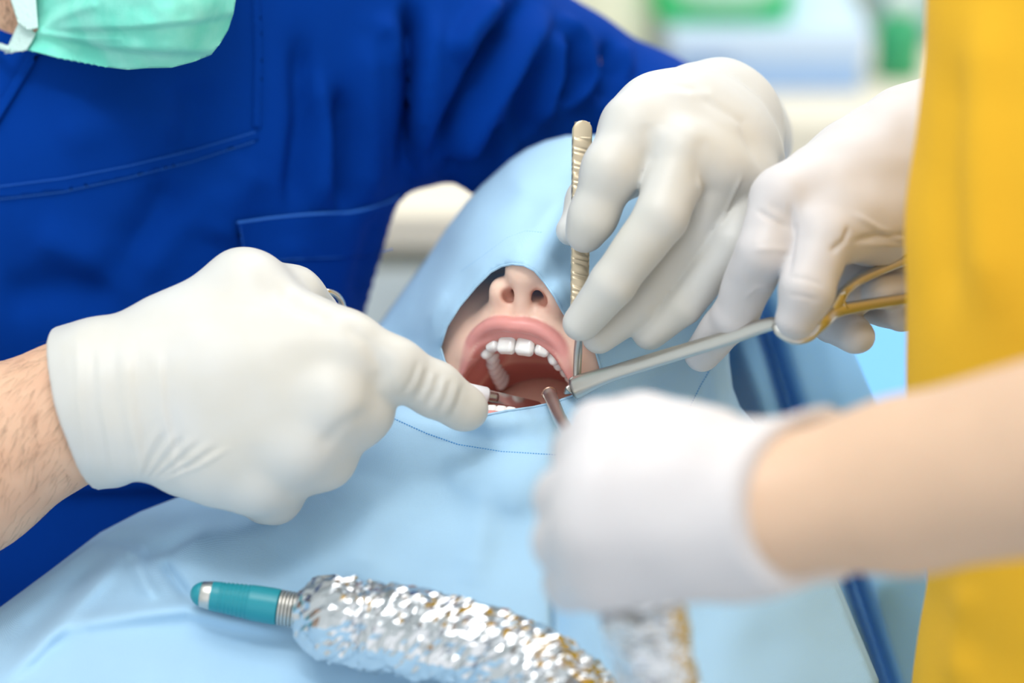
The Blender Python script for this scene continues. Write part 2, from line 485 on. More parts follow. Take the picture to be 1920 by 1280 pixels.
lip_half = [(0, 8.4, 7.6), (5.5, 9.2, 7.0), (12.5, 8.9, 4.2), (19, 6.6, -.6), (23, 2.4, -6.5), (25, -5, -13.5), (26, -14, -19), (25.0, -21.5, -20), (19, -27.5, -13), (11, -34.5, -4), (0, -37.5, 0.5)]
lip_r = [3.1, 3.2, 3.1, 3.0, 3.0, 3.0, 3.2, 3.6, 4.4, 4.8, 5.0]
lips = []
for s in (-1, 1):
    pts = spline([(s * a, b, c) for a, b, c in lip_half], 26)
    rr = np.interp(np.linspace(0, 1, 26), np.linspace(0, 1, 11), lip_r)
    lips += [RC(pts[i], pts[i + 1], rr[i], rr[i + 1]) for i in range(25)]
NX = 4.0   # the nose sits a little to the patient's left
nose = [(RC(A3(NX * .8, 74, -3), A3(NX, 36, 18), 8, 8), 8), (EL(A3(NX, 30.5, 19.5), (9.6, 8.4, 8.6)), 5),
        (RC(A3(NX, 26, 20), A3(NX * .6, 16.5, 8), 3.8, 3.6), 4)]
for s in (-1, 1):
    nose += [(EL(A3(NX + s * 13.0, 24.0, 9.5), (5.6, 7.0, 8.0)), 6.5)]
face = [(EL(A3(0, 58, -98), (66, 70, 80)), 1), (EL(A3(0, 20, -50), (54, 46, 50)), 18)]
for s in (-1, 1):
    face += [(EL(A3(s * 33, 26, -26), (22, 20, 18)), 14),
             (RC(A3(s * 31, 14, -19), A3(s * 41, -34, -43), 12, 14), 12),
             (RC(A3(s * 50, -8, -80), A3(s * 12, -58, -26), 16, 16), 14),
             (RC(A3(s * 9, 17, -2), A3(s * 21, 6, -12), 8.5, 9), 9)]
face += [(EL(A3(0, -58, -26), (24, 17, 18)), 14), (RC(A3(-18, -46, -24), A3(18, -46, -24), 12, 12), 10),
         (EL(A3(0, 18, -4), (17, 11, 10)), 9), (EL(A3(0, -30, -85), (46, 40, 42)), 16)]
face += nose
face += [(q, 1.3) for q in lips]
# the open mouth
cav = [(EL(A3(0, -13.5, -7), (24.5, 21.5, 15)), 2.0, 'sub'), (EL(A3(0, -13, -24), (29, 23, 26)), 3, 'sub'),
       (EL(A3(0, -10, -44), (28, 24, 28)), 4, 'sub'), (EL(A3(0, 2, -30), (14, 11, 18)), 4, 'sub')]
# jaw ridges that carry the teeth
def arch(t, w=23.5, dp=40.0):
    """t in -1..1 along the tooth row, (x, f)"""
    return A3(w * np.sign(t) * abs(math.sin(abs(t) * math.pi / 2)) ** 0.82, 0, -dp * (abs(t) ** 2.3))
ridge = []
tt = np.linspace(-1, 1, 25)
for i in range(24):
    a, b = arch(tt[i]) + A3(0, 10.8, -4.2), arch(tt[i + 1]) + A3(0, 10.8, -4.2)
    ridge.append((RC(a, b, 4.6, 4.6), 3))
tl = np.linspace(-1, 1, 25)
for i in range(24):
    a, b = arch(tl[i], 18, 34) + A3(0, -36.5, -7.5), arch(tl[i + 1], 18, 34) + A3(0, -36.5, -7.5)
    ridge.append((RC(a, b, 4.5, 4.5), 3))
nost = [(EL(A3(NX + s * 7.6, 21.0, 12.6), (4.5, 2.1, 5.0) if s > 0 else (3.2, 2.2, 5.0), rot('Z', s * -26).T), 1.0, 'sub') for s in (-1, 1)] + \
       [(EL(A3(NX + s * 5.6, 27, 10.5), (2.2, 6, 3.2)), 1.2, 'sub') for s in (-1, 1)]
fld = build(face + cav + ridge + nost, 1.0, 6)
FV, FQ = fld.mesh(); FV = smooth_mesh(FV, FQ, 1, 0.4)
# natural colours: lips, gums and mouth lining, warm nostrils
def near(V, prims):
    d = np.full(len(V), 1e9)
    for q in prims:
        m = ((V > q.lo - 12) & (V < q.hi + 12)).all(1)
        if m.any():
            e = q.dist(V[m, 0], V[m, 1], V[m, 2]); d[m] = np.minimum(d[m], e)
    return d
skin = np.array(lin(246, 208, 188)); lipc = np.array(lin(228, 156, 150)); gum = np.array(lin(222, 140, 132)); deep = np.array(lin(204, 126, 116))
FC = np.tile(skin, (len(FV), 1))
blush = np.exp(-((np.abs(FV[:, 0]) - 38) / 20) ** 2 - ((FV[:, 1] - 20) / 26) ** 2) * 0.25
FC = FC * (1 - blush[:, None]) + np.array(lin(236, 168, 148)) * blush[:, None]
dl = near(FV, lips)
LP = np.concatenate([spline([(s * a, b, c) for a, b, c in lip_half], 40) for s in (-1, 1)])
ni = np.array([((LP - v) ** 2).sum(1).argmin() if dl[i] < 4 else 0 for i, v in enumerate(FV)]); off_ = FV - LP[ni]
inward = (A3(0, -14, -40) - LP[ni]); inward /= np.linalg.norm(inward, axis=1)[:, None]
wl = np.clip(1 - (dl - 0.35) / 1.3, 0, 1)
wl = np.maximum(wl, (dl < 3.8) * np.clip((off_ * inward).sum(1) - .6, 0, 1))[:, None]; FC = FC * (1 - wl) + lipc * wl
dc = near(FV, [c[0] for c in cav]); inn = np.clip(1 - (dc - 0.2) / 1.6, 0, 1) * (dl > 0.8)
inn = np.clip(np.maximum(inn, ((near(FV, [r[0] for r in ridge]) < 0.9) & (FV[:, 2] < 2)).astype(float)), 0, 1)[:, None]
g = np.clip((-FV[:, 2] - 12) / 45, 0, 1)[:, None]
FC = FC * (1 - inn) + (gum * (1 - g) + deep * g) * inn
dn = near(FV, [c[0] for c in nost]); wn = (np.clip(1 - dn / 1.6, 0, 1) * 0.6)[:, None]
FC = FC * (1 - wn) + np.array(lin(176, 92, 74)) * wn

PAT_LOC = (0.0, 0.05, 0.60)
patient = thing('person', PAT_LOC, 'reclined patient under the blue drape with only nose and open mouth showing', 'person')
# body under the drape, one mesh with the head
def HP(x, u, f): return H(A3(x, u, f))
hip = A3(-120, -560, 420); knee = A3(-160, -700, 900); foot = A3(-200, -960, 1250)
def wf(x, y, z): return INV((x, y, z))
bodyp = [RC(HP(0, -20, -88), wf(-0.02, -0.04, 0.76), 50, 55),
         RC(wf(-0.14, -0.12, 0.73), wf(0.12, -0.10, 0.73), 52, 50),
         EL(wf(-0.02, -0.24, 0.69), (150, 110, 75)),
         RC(wf(-0.03, -0.24, 0.67), wf(-0.06, -0.60, 0.60), 85, 90),
         RC(wf(-0.16, -0.12, 0.71), wf(-0.27, -0.40, 0.62), 42, 36), RC(wf(0.14, -0.12, 0.71), wf(0.13, -0.40, 0.63), 40, 34)]
for s in (-1, 1):
    bodyp += [RC(wf(-0.06 + s * 0.09, -0.62, 0.60), wf(-0.10 + s * 0.10, -1.02, 0.60), 72, 52), RC(wf(-0.10 + s * 0.10, -1.02, 0.60), wf(-0.12 + s * 0.10, -1.42, 0.46), 50, 34),
              RC(wf(-0.12 + s * 0.10, -1.44, 0.46), wf(-0.12 + s * 0.13, -1.50, 0.60), 32, 26)]
bf = build(bodyp, 7.0, 25)
BV, BQ = bf.mesh(); n0 = len(BV)
allV = np.concatenate([H(FV), BV]); allQ = np.concatenate([FQ, BQ + len(FV)])
allC = np.concatenate([FC, np.tile(skin, (n0, 1))])
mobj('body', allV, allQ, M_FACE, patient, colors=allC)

gown = build([(q.__class__(q.a, q.b, q.ra + 5, q.rb + 5), 25) if isinstance(q, RC) else (EL(q.c, q.r + 5), 25) for q in bodyp[1:6]], 7.0)
GVn, GQn = gown.mesh(); SHV, SHQ = GVn, GQn; mobj('shirt', GVn, GQn, mat('grey_shirt', lin(190, 196, 204), .8), patient)
trs = build([(RC(q.a, q.b, q.ra + 6, q.rb + 6), 20) for q in (bodyp[6], bodyp[7], bodyp[9], bodyp[10])], 7.0)
GVn, GQn = trs.mesh(); mobj('trousers', GVn, GQn, mat('denim', lin(60, 80, 120), .8), patient)
# teeth, each one a piece of its own
def tooth_mesh(kind):
    h = 0.35
    if kind == 'central': pr = [(BX(A3(0, 4.6, 0), (4.3, 5.4, 3.0), rd=2.2), 1), (RC(A3(0, 9, -1.5), A3(0, 13, -2.5), 3.4, 2.4), 2)]; cut = [(EL(A3(0, 1, -5.2), (5, 5.6, 3.6)), 1.2, 'sub')]
    elif kind == 'lateral': pr = [(BX(A3(0, 4.9, 0), (3.4, 4.9, 2.8), rd=2.2), 1), (RC(A3(0, 9, -1.5), A3(0, 13, -2.5), 3.0, 2.2), 2)]; cut = [(EL(A3(0, 1, -5), (4, 5, 3.4)), 1.2, 'sub')]
    elif kind == 'canine': pr = [(EL(A3(0, 5.2, -.4), (3.7, 6.2, 3.9)), 1), (RC(A3(0, 8, -1), A3(0, 13, -2.5), 3.3, 2.4), 2)]; cut = []
    elif kind == 'premolar': pr = [(EL(A3(0, 5.2, 2.6), (3.3, 5.2, 2.7)), .5), (EL(A3(0, 5.2, -3.0), (3.2, 4.8, 2.7)), .5), (RC(A3(0, 8, -.5), A3(0, 13, -.5), 3.6, 3), 2)]; cut = []
    else:
        pr = [(EL(A3(a, 5.4, b), (2.8, 4.8 + 0.2 * c, 2.8)), .5) for c, (a, b) in enumerate(((-2.4, 3.1), (2.4, 3.1), (-2.4, -3.1), (2.4, -3.1)))] + [(RC(A3(0, 8, 0), A3(0, 13, 0), 4.4, 3.6), 2)]; cut = []
    V, Q = build(pr + cut, h, 1).mesh()
    return smooth_mesh(V, Q, 1, 0.4), Q
TM = {k: tooth_mesh(k) for k in ('central', 'lateral', 'canine', 'premolar', 'molar')}
# place along the arch by running length
ts = np.linspace(0, 1, 400); ap = np.array([arch(t) for t in ts]); sl = np.concatenate([[0], np.cumsum(np.linalg.norm(np.diff(ap, axis=0), axis=1))])
row = [('central', 8.7), ('lateral', 6.9), ('canine', 7.5), ('premolar', 6.8), ('premolar', 6.8), ('molar', 9.8), ('molar', 9.4)]
for s in (-1, 1):
    run = 0.05
    for kind, wdt in row:
        c = run + wdt / 2; run += wdt
        t = np.interp(c, sl, ts); p0 = arch(s * t); dp = arch(s * min(t + .01, 1)) - arch(s * (t - .01)); 
        dv = dp * 1.0; dv[1] = 0; dv /= np.linalg.norm(dv)
        if s < 0: dv = -dv
        R = np.stack([dv, A3(0, 1, 0), np.cross(dv, A3(0, 1, 0))], 1)
        V, Q = TM[kind]
        tilt = rot('X', 6 if kind in ('central', 'lateral') else 0)
        lift = {'central': 0, 'lateral': 0.7, 'canine': 0.2, 'premolar': .1, 'molar': .4}[kind]
        V = V * (A3(.97, 1, 1.2) if kind in ('premolar', 'molar') else A3(1, 1, 1))
        Vt = (V @ tilt.T) @ R.T + p0 + A3(0, lift, -2.4)
        mobj('tooth', H(Vt), Q, M_TOOTH, patient)
for i in range(-5, 6):
    c = i * 5.7; t = np.sign(c) * np.interp(abs(c), sl, ts) * 1.08; p0 = arch(t, 18, 34)
    dp = arch(min(t + .02, 1), 18, 34) - arch(t - .02, 18, 34); dp /= np.linalg.norm(dp)
    R = np.stack([dp, A3(0, -1, 0), np.cross(dp, A3(0, -1, 0))], 1); R[:, 2] = -np.cross(dp, A3(0, 1, 0)) * -1
    V, Q = TM['lateral' if abs(i) < 3 else 'premolar']
    Vt = V * A3(0.82, 0.85, 0.85) * A3(1, -1, 1)
    R = np.stack([dp, A3(0, 1, 0), np.cross(dp, A3(0, 1, 0))], 1)
    mobj('tooth', H(Vt @ R.T + p0 + A3(0, -26.0, -6.0)), Q[:, ::-1], M_TOOTH, patient)
# tongue
tf = build([(EL(A3(0, -38, -34), (15, 9, 26)), 2), (EL(A3(0, -37, -18), (12, 6.5, 11)), 6), (EL(A3(0, -26, -58), (16, 12, 14)), 8)], 1.2)
TV, TQ = tf.mesh(); TV[:, 1] -= 1.6 * np.exp(-(TV[:, 0] / 3.0) ** 2) * (TV[:, 1] > -38)
mobj('tongue', H(TV), TQ, M_TONGUE, patient)

# ================================================================== drape with the face opening
hole = [(831, 668), (826, 650), (838, 612), (862, 574), (893, 537), (920, 510), (940, 499), (960, 495), (982, 497), (1002, 507), (1022, 530), (1040, 556), (1054, 582), (1075, 615), (1100, 640), (1118, 662),
        (1126, 690), (1120, 715), (1098, 730), (1072, 742), (1040, 754), (1000, 763), (950, 770), (915, 777), (890, 786), (868, 774), (850, 730)]
outer = [(1060, 263), (1020, 273), (985, 288), (955, 308), (930, 330), (900, 357), (870, 390), (835, 437), (800, 490), (757, 550), (715, 610), (690, 640), (640, 705), (560, 810), (450, 905), (350, 940), (265, 972),
         (190, 1010), (90, 1085), (0, 1150), (-130, 1240), (-200, 1420), (-330, 1900), (1560, 1900), (1620, 1420), (1640, 1285), (1600, 1190), (1560, 1092), (1480, 930), (1408, 808), (1380, 775), (1367, 740), (1361, 690), (1360, 650), (1372, 570), (1350, 470),
         (1290, 360), (1210, 290), (1130, 262)]
ctrl = [(1060, 263, -92), (985, 288, -98), (930, 330, -106), (870, 390, -114), (800, 490, -118), (757, 550, -116), (715, 610, -112), (690, 640, -108),
        (1060, 300, -66), (975, 345, -58), (915, 420, -50), (862, 510, -46), (820, 590, -44), (760, 640, -84), (1130, 262, -95), (1210, 290, -95), (1290, 360, -90), (1350, 470, -80),
        (1000, 390, -40), (1060, 400, -42), (940, 450, -20), (1000, 436, -16), (1050, 450, -22), (890, 500, -24), (850, 570, -26), (826, 640, -22), (1100, 500, -30), (1180, 500, -42), (1250, 480, -55),
        (960, 492, 2), (920, 508, -4), (1002, 505, 1), (862, 572, -17), (830, 650, -22), (1040, 554, -4), (1054, 580, -7), (1118, 660, -16), (1126, 690, -14),
        (1072, 742, 2), (1000, 764, 6), (915, 774, 5), (860, 770, 0), (840, 720, -14), (1180, 640, -22), (1250, 600, -36), (1320, 600, -40), (1200, 740, -3), (1300, 720, -14), (1365, 660, -28), (1367, 740, -22), (1408, 808, -12),
        (1290, 800, 6), (1000, 800, 16), (860, 832, 10), (1000, 870, 22), (850, 900, 20), (740, 760, -12), (640, 720, -70), (560, 815, -30), (450, 905, -26), (350, 940, -28), (265, 972, -22), (190, 1010, -20), (90, 1085, -10), (0, 1150, -4), (-130, 1240, 2),
        (650, 880, 6), (520, 970, 10), (350, 985, 4), (250, 1060, 16), (100, 1180, 30), (600, 1050, 34), (450, 1110, 33), (560, 1160, 42), (900, 1000, 34), (800, 1140, 46), (1250, 1000, 30), (1480, 930, 0), (1560, 1092, 8), (1640, 1285, 26), (1450, 1120, 34),
        (1300, 1290, 66), (900, 1290, 74), (400, 1290, 72), (100, 1290, 60), (-130, 1290, 36), (-130, 1420, 66), (500, 1420, 100), (1200, 1420, 92), (1620, 1420, 40), (-200, 1420, 60), (-330, 1900, 150), (300, 1900, 215), (1200, 1900, 215), (1560, 1900, 190), (500, 1650, 155), (1200, 1650, 150)]
hz = rbf(ctrl)
D2, DT = sheet2d(outer, [hole], 7.0)
def drape_z(XY):
    z = hz(XY)
    def fold(line, amp, w, w2=None):
        d, t, s = seg_dist(XY, line)
        ww = np.where(s > 0, w, w2 or w)
        return amp * np.exp(-(d / ww) ** 2) * np.clip(np.minimum(t, 1 - t) * 4 + .1, 0, 1)
    # crest running from the bridge of the nose to the left and the right
    z = z + fold([(820, 655), (850, 580), (900, 505), (950, 455), (990, 440), (1030, 444)], 5.0, 26, 9)
    z = z + fold([(1030, 450), (1046, 490), (1060, 540)], -4, 14)
    z = z + fold([(905, 340), (880, 430), (845, 520), (815, 610), (806, 650)], 5, 24)
    z = z + fold([(850, 430), (800, 540), (775, 620)], -6, 24)
    # rumples by the handpiece
    z = z + fold([(160, 1010), (230, 1018), (275, 1040), (320, 1030), (400, 975)], -7, 7, 22)
    z = z + fold([(232, 1035), (200, 1075), (140, 1140), (60, 1225), (0, 1280)], 9, 16)
    z = z + fold([(190, 1050), (110, 1130), (20, 1215)], -9, 24)
    z = z + fold([(250, 1040), (275, 1100), (300, 1125)], 6, 14)
    z = z + fold([(300, 1050), (345, 1110), (362, 1130)], -6, 12)
    z = z + fold([(65, 1200), (160, 1165), (260, 1150), (350, 1140), (430, 1160), (560, 1185)], 8, 18)
    z = z + fold([(230, 1035), (275, 1035)], 6, 10)
    # soft long tension folds on the chest
    z = z + fold([(640, 880), (560, 960), (480, 1080)], -5, 40) + fold([(720, 900), (690, 1000), (660, 1090)], 3, 40)
    z = z + fold([(905, 880), (900, 1000), (880, 1100)], 3, 30)
    # the hem band round the opening, standing slightly proud
    d, t, s = seg_dist(XY, HEM); z = z + 1.6 / (1 + np.exp(np.clip(s * d / 5.0, -30, 30)))* np.exp(-(d / 60) ** 2)
    # overlap step running down from under the near glove
    m = 1 / (1 + np.exp(-(XY[:, 0] - 1036) / 3.0)); g = np.clip((XY[:, 1] - 1010) / 120, 0, 1)
    z = z - 16 * m * g * np.exp(-np.maximum(XY[:, 0] - 1036, 0) / 70)
    # long shallow folds by the right edge
    z = z + fold([(1330, 640), (1350, 760), (1400, 860)], 5, 22)
    z = z + 0.9 * np.array([noise.noise(Vector((a / 90, b / 90, 1.3))) for a, b in XY]) * 2
    return z
HEM = [(690, 760), (740, 785), (800, 812), (860, 833), (940, 846), (1040, 852), (1130, 850), (1230, 820), (1300, 755), (1335, 690), (1350, 640)]
def drape_pt(XY):
    XY = np.asarray(XY, float).reshape(-1, 2)
    return P_arr(XY, drape_z(XY))
# the cloth never sinks into the body below it
bV, bQ = join((allV, allQ), (SHV, SHQ))
body_bvh = BVHTree.FromPolygons([Vector(v) for v in bV], bQ)
def lift_off(XY, z, gap=2.5):
    lift = np.zeros(len(XY)); eye = Vector((0, 0, D0))
    for i, (a, b) in enumerate(XY):
        q = Vector(P(a, b, 0.0)) - eye
        hit = body_bvh.ray_cast(eye, q.normalized())
        if hit[0] is not None: lift[i] = max(0, hit[0].z + (gap if b < 850 else 9.0) - z[i])
    return lift
z0 = drape_z(D2); up = lift_off(D2, z0)
tri = np.concatenate([DT[:, [0, 1]], DT[:, [1, 2]], DT[:, [2, 0]]])
sm = up.copy()
for _ in range(14):
    s_ = np.zeros(len(sm)); c_ = np.zeros(len(sm))
    for a, b in ((0, 1), (1, 0)): s_ += np.bincount(tri[:, a], sm[tri[:, b]], len(sm)); c_ += np.bincount(tri[:, a], minlength=len(sm))
    sm = np.maximum(up, s_ / np.maximum(c_, 1))
print('drape lift max', sm.max(), D2[sm.argmax()], (up > 0).mean())
ZL = sm
DV = P_arr(D2, z0 + ZL); DT = orient(DV, DT)
cloth_bvh = BVHTree.FromPolygons([Vector(v) for v in DV], DT.tolist())
def on(bvh, XY, lift=0.0, zdef=0.0):
    out = []; eye = Vector((0, 0, D0))
    for a, b in np.asarray(XY, float).reshape(-1, 2):
        hit = bvh.ray_cast(eye, (Vector(P(a, b, 0.0)) - eye).normalized())
        out.append(np.array(hit[0]) + A3(0, 0, lift) if hit[0] is not None else P(a, b, zdef))
    return np.array(out)
drape_on = lambda XY: on(cloth_bvh, XY)
# hanging skirt beyond the turned edge so the cloth falls away from the silhouette
nb = len(resample(outer, 7.0))
drape = thing('surgical_drape', W(P(500, 1420, -150)), 'pale blue surgical drape with a mouth opening spread over patient head and chest', 'drape')
lo = [i for i in range(nb)]
sk = []; SV = [DV]; base = np.arange(nb); n = len(DV); rings = 4
cen = DV[:nb].mean(0)
for r in range(1, rings + 1):
    inn_ = (cen - DV[:nb]); inn_ /= np.linalg.norm(inn_, axis=1)[:, None]; inn_[:, 2] = 0
    ring = DV[:nb] + A3(0, 0, -1) * (r * 5.0) - inn_ * (r * 1.2)
    SV.append(ring)
    prev = base if r == 1 else n + (r - 2) * nb + np.arange(nb)
    cur = n + (r - 1) * nb + np.arange(nb)
    for i in range(nb):
        j = (i + 1) % nb
        sk += [[prev[i], prev[j], cur[j]], [prev[i], cur[j], cur[i]]]
ff = DT.tolist() + sk
cloth = mobj('cloth', np.concatenate(SV), ff, M_DRAPE, drape); solid(cloth, 0.0004, 0)
# recalc consistent normals
bm = bmesh.new(); bm.from_mesh(cloth.data); bmesh.ops.recalc_face_normals(bm, faces=bm.faces); bm.to_mesh(cloth.data); bm.free()
# rolled edge round the opening
hl = resample(hole, 4.2); hp = DV[nb:nb + len(hl)]; hp = np.vstack([hp, hp[:2]])
V, Q = tube(hp + A3(0, 0, .4), 0.55, 6, False); mobj('opening_edge', V, Q, M_DRAPE, drape)
# stitching, dashes of thread
def stitches(line, parent, fn, m, step=5.0, ln=3.0, r=0.22, lift=0.45, name='stitching'):
    L = resample(np.array(line + [line[-1]], float)[:-1], 1e9)
    pts = np.array(line, float); seg = np.linalg.norm(np.diff(pts, axis=0), axis=1); cum = np.concatenate([[0], np.cumsum(seg)])
    ms = []
    u = 0
    while u + ln < cum[-1]:
        ab = np.array([[np.interp(u + q, cum, pts[:, 0]), np.interp(u + q, cum, pts[:, 1])] for q in (0, ln / 2, ln)])
        w = fn(ab) + A3(0, 0, lift); ms.append(tube(w, [r, r * 1.3, r], 5)); u += step
    V, Q = join(*ms); return tag(mobj(name, V, Q, m, parent), kind='stuff')
stitches(HEM[:7], drape, drape_on, M_STITCH)
stitches([(1290, 770), (1312, 725), (1335, 685)], drape, drape_on, M_STITCH)
stitches([(865, 508), (905, 480), (950, 446), (985, 433), (1020, 436)], drape, drape_on, M_DRAPE2, r=.16)

# second drape layer falling over the chair side, deep crease down its middle
oB = [(1335, 470), (1560, 500), (1592, 640), (1646, 765), (1690, 900), (1745, 1110), (1745, 1300), (1745, 1420), (1600, 1420), (1420, 1000), (1340, 800), (1320, 640)]
cB = [(1335, 470, -80), (1450, 480, -70), (1560, 500, -85), (1592, 640, -70), (1646, 765, -60), (1690, 900, -60), (1745, 1110, -70), (1745, 1300, -70), (1745, 1420, -70), (1600, 1420, -20), (1420, 1000, -40), (1340, 800, -60), (1320, 640, -80),
      (1500, 640, -48), (1540, 760, -38), (1390, 700, -52), (1430, 790, -44), (1660, 1100, -18), (1550, 1100, -30)]
hB = rbf(cB)
CREASE = [(1415, 560), (1444, 640), (1492, 800), (1560, 960), (1606, 1110), (1665, 1290), (1700, 1400)]
def zB(XY):
    z = hB(XY) - 18; d, t, s = seg_dist(XY, CREASE)
    z = z - 42 * np.exp(-(d / np.where(s > 0, 15, 17)) ** 2) * np.clip(t * 8 + .3, 0, 1)
    d, t, s = seg_dist(XY, [(1385, 640), (1420, 740), (1450, 830)]); z = z + 7 * np.exp(-(d / 20) ** 2)
    d, t, s = seg_dist(XY, [(1540, 600), (1570, 700), (1590, 790)]); z = z + 4 * np.exp(-(d / 26) ** 2)
    return z
B2, BT = sheet2d(oB, [], 6.0); z_ = zB(B2); z_ = z_ + lift_off(B2, z_, 1.0) * (B2[:, 1] < 850); Bv = P_arr(B2, z_); BT = orient(Bv, BT)
o = mobj('surgical_drape', Bv, BT, M_DRAPE2); solid(o, 0.0004, 0)
tag(o, 'deeper blue creased drape layer hanging over the chair side below the retractor', 'drape')
# ================================================================== the dentist
def px(a, b, z, r):      # joint: pixel, height, radius in millimetres
    return (P(a, b, z), r)
DEN_LOC = W(P(150, 1500, -200)); DEN_LOC = (-0.28, 0.42, 0.0)
dentist = thing('person', DEN_LOC, 'dentist in dark blue scrub top and mint face mask leaning over the patient', 'person')

# ---- right hand: back of the hand to the viewer, index finger along the tool, other fingers curled under
MM = 0.2380
OZR, OZL = 14, 12
def shifted(o):
    Q_ = lambda a, b, z=0.0: P(a, b, z + o)
    return Q_, (lambda a, b, z, r: (Q_(a, b, z), r))
def hand_r():
    P, px = shifted(OZR); k = []
    wr = P(205, 745, 34)
    mcp = [(648, 655, 44, 15.5), (618, 752, 50, 16), (560, 838, 48, 15.5), (478, 900, 40, 14)]
    for a, b, z, r in mcp: k.append((RC(wr, P(a, b, z), 20, r), 14))
    k.append((RC(P(205, 690, 32), P(560, 640, 38), 22, 17), 14)); k.append((RC(P(205, 800, 32), P(400, 860, 40), 22, 18), 14))
    k.append((RC(P(140, 735, 26), P(260, 745, 34), 27, 27), 14)); k.append((RC(P(150, 800, 24), P(240, 800, 30), 24, 22), 14))
    # palm filling under the back of the hand
    k.append((EL(P(420, 745, 26), (56, 44, 17)), 10)); k.append((EL(P(450, 720, 36), (52, 34, 24), rot('Z', -6).T), 16))
    k.append((RC(P(690, 770, 40), P(540, 900, 34), 10, 10), 9)); k.append((RC(P(600, 800, 40), P(500, 880, 36), 16, 15), 9))
    # index finger
    k += [(q, 7) for q in chain([px(648, 655, 44, 15.0), px(740, 690, 42, 12.2), px(815, 728, 34, 10.8), px(870, 764, 26, 8.9), px(876, 767, 25, 8.6)])]
    # middle, ring and little finger folded back under the palm
    for a, b, z, r, ex, ey in ((618, 752, 50, 15, 52, 14), (560, 838, 48, 14.5, 46, 14), (478, 900, 40, 13, 36, 24)):
        k += [(q, 8) for q in chain([px(a, b, z, r), px(a + ex, b + ey + 8, z - 14, r * .80), px(a + ex * .6, b + ey + 8, z - 36, r * .76), px(a - 60, b - 6, z - 40, r * .68)])]
    # thumb over the top, its tip behind the ring
    k += [(q, 10) for q in chain([px(260, 690, 26, 20), px(452, 542, 24, 15.5), px(545, 560, 6, 13.0), px(592, 588, -8, 10.5)])]
    k.append((RC(P(330, 640, 30), P(470, 560, 28), 18, 13), 12)); k.append((RC(P(470, 560, 26), P(620, 650, 34), 14, 14), 12))
    return k
def forearm_r():
    return [(RC(P(230, 755, 30), P(110, 785, 20), 26, 32), 10), (RC(P(110, 785, 20), P(-80, 868, 4), 32, 43), 10)]
HR = hand_r()
cuff = [(RC(P(180, 755, 42), P(118, 772, 34), 32, 37.5), 8)]
f = build(HR + cuff, 1.3)
# pinch below the wrist; open cuff: hollow the sleeve end
f.put(EL(P(268, 946, 44), (9, 11, 40)), 7, 'sub')
f.put(HS(P(146, 770, 34), (-.96, -.27, -.05)), 1.0, 'sub'); f.put(RC(P(180, 750, 40), P(10, 816, 24), 31, 40), 1.2, 'sub')
GV, GQ = f.mesh(); GV = smooth_mesh(GV, GQ, 2, .5)
cr = []
rnd = random.Random(3)
for i in range(16):      # gathers of loose latex at the wrist
    x0 = 128 + i * 14 + rnd.uniform(-4, 4)
    cr.append(([(x0, 640 + rnd.uniform(-20, 20)), (x0 + 6, 760), (x0 + 34 + rnd.uniform(-8, 8), 905)], rnd.uniform(-1, 1) * .75, 7))
for i in range(9): cr.append(([(255 + i * 5, 905), (275 + i * 12, 850 + i * 3), (300 + i * 16, 800 + i * 5)], 0.6 * (-1) ** i, 5))
for i, t in enumerate(np.linspace(0, 1, 9)):   # creases across the index finger
    a = np.array([785, 676]) * (1 - t) + np.array([868, 722]) * t; b = np.array([752, 742]) * (1 - t) + np.array([838, 792]) * t
    cr.append(([tuple(a), tuple((a + b) / 2 + [5, 0]), tuple(b)], (-.55, .45)[i % 2], 4))
cr += [([(640, 600), (690, 640), (716, 690), (714, 735)], -1.6, 16), ([(690, 770), (640, 800), (600, 840)], -1.0, 14), ([(520, 545), (560, 575), (620, 598)], -1.5, 14)]
GV = creases(GV, GQ, cr)
GV = GV + normals(GV, GQ) * wob(GV, 0.9, 22)[:, None]
mobj('glove', GV, GQ, M_GLOVE, dentist)
# rolled rim of the cuff
def rim(c, ax, r, th, n=48, wav=0.0, seed=1, ell=1.0):
    ax = np.array(ax, float) / np.linalg.norm(ax); u = np.cross(ax, [0, 0, 1.0]); u /= np.linalg.norm(u); w = np.cross(ax, u)
    L = []
    for i in range(n + 1):
        t = 2 * math.pi * i / n
        L.append(c + (r + wav * math.sin(5 * t + seed)) * (math.cos(t) * u * ell + math.sin(t) * w) + ax * wav * 2 * math.sin(3 * t + seed))
    return tube(np.array(L), th, 8, False)

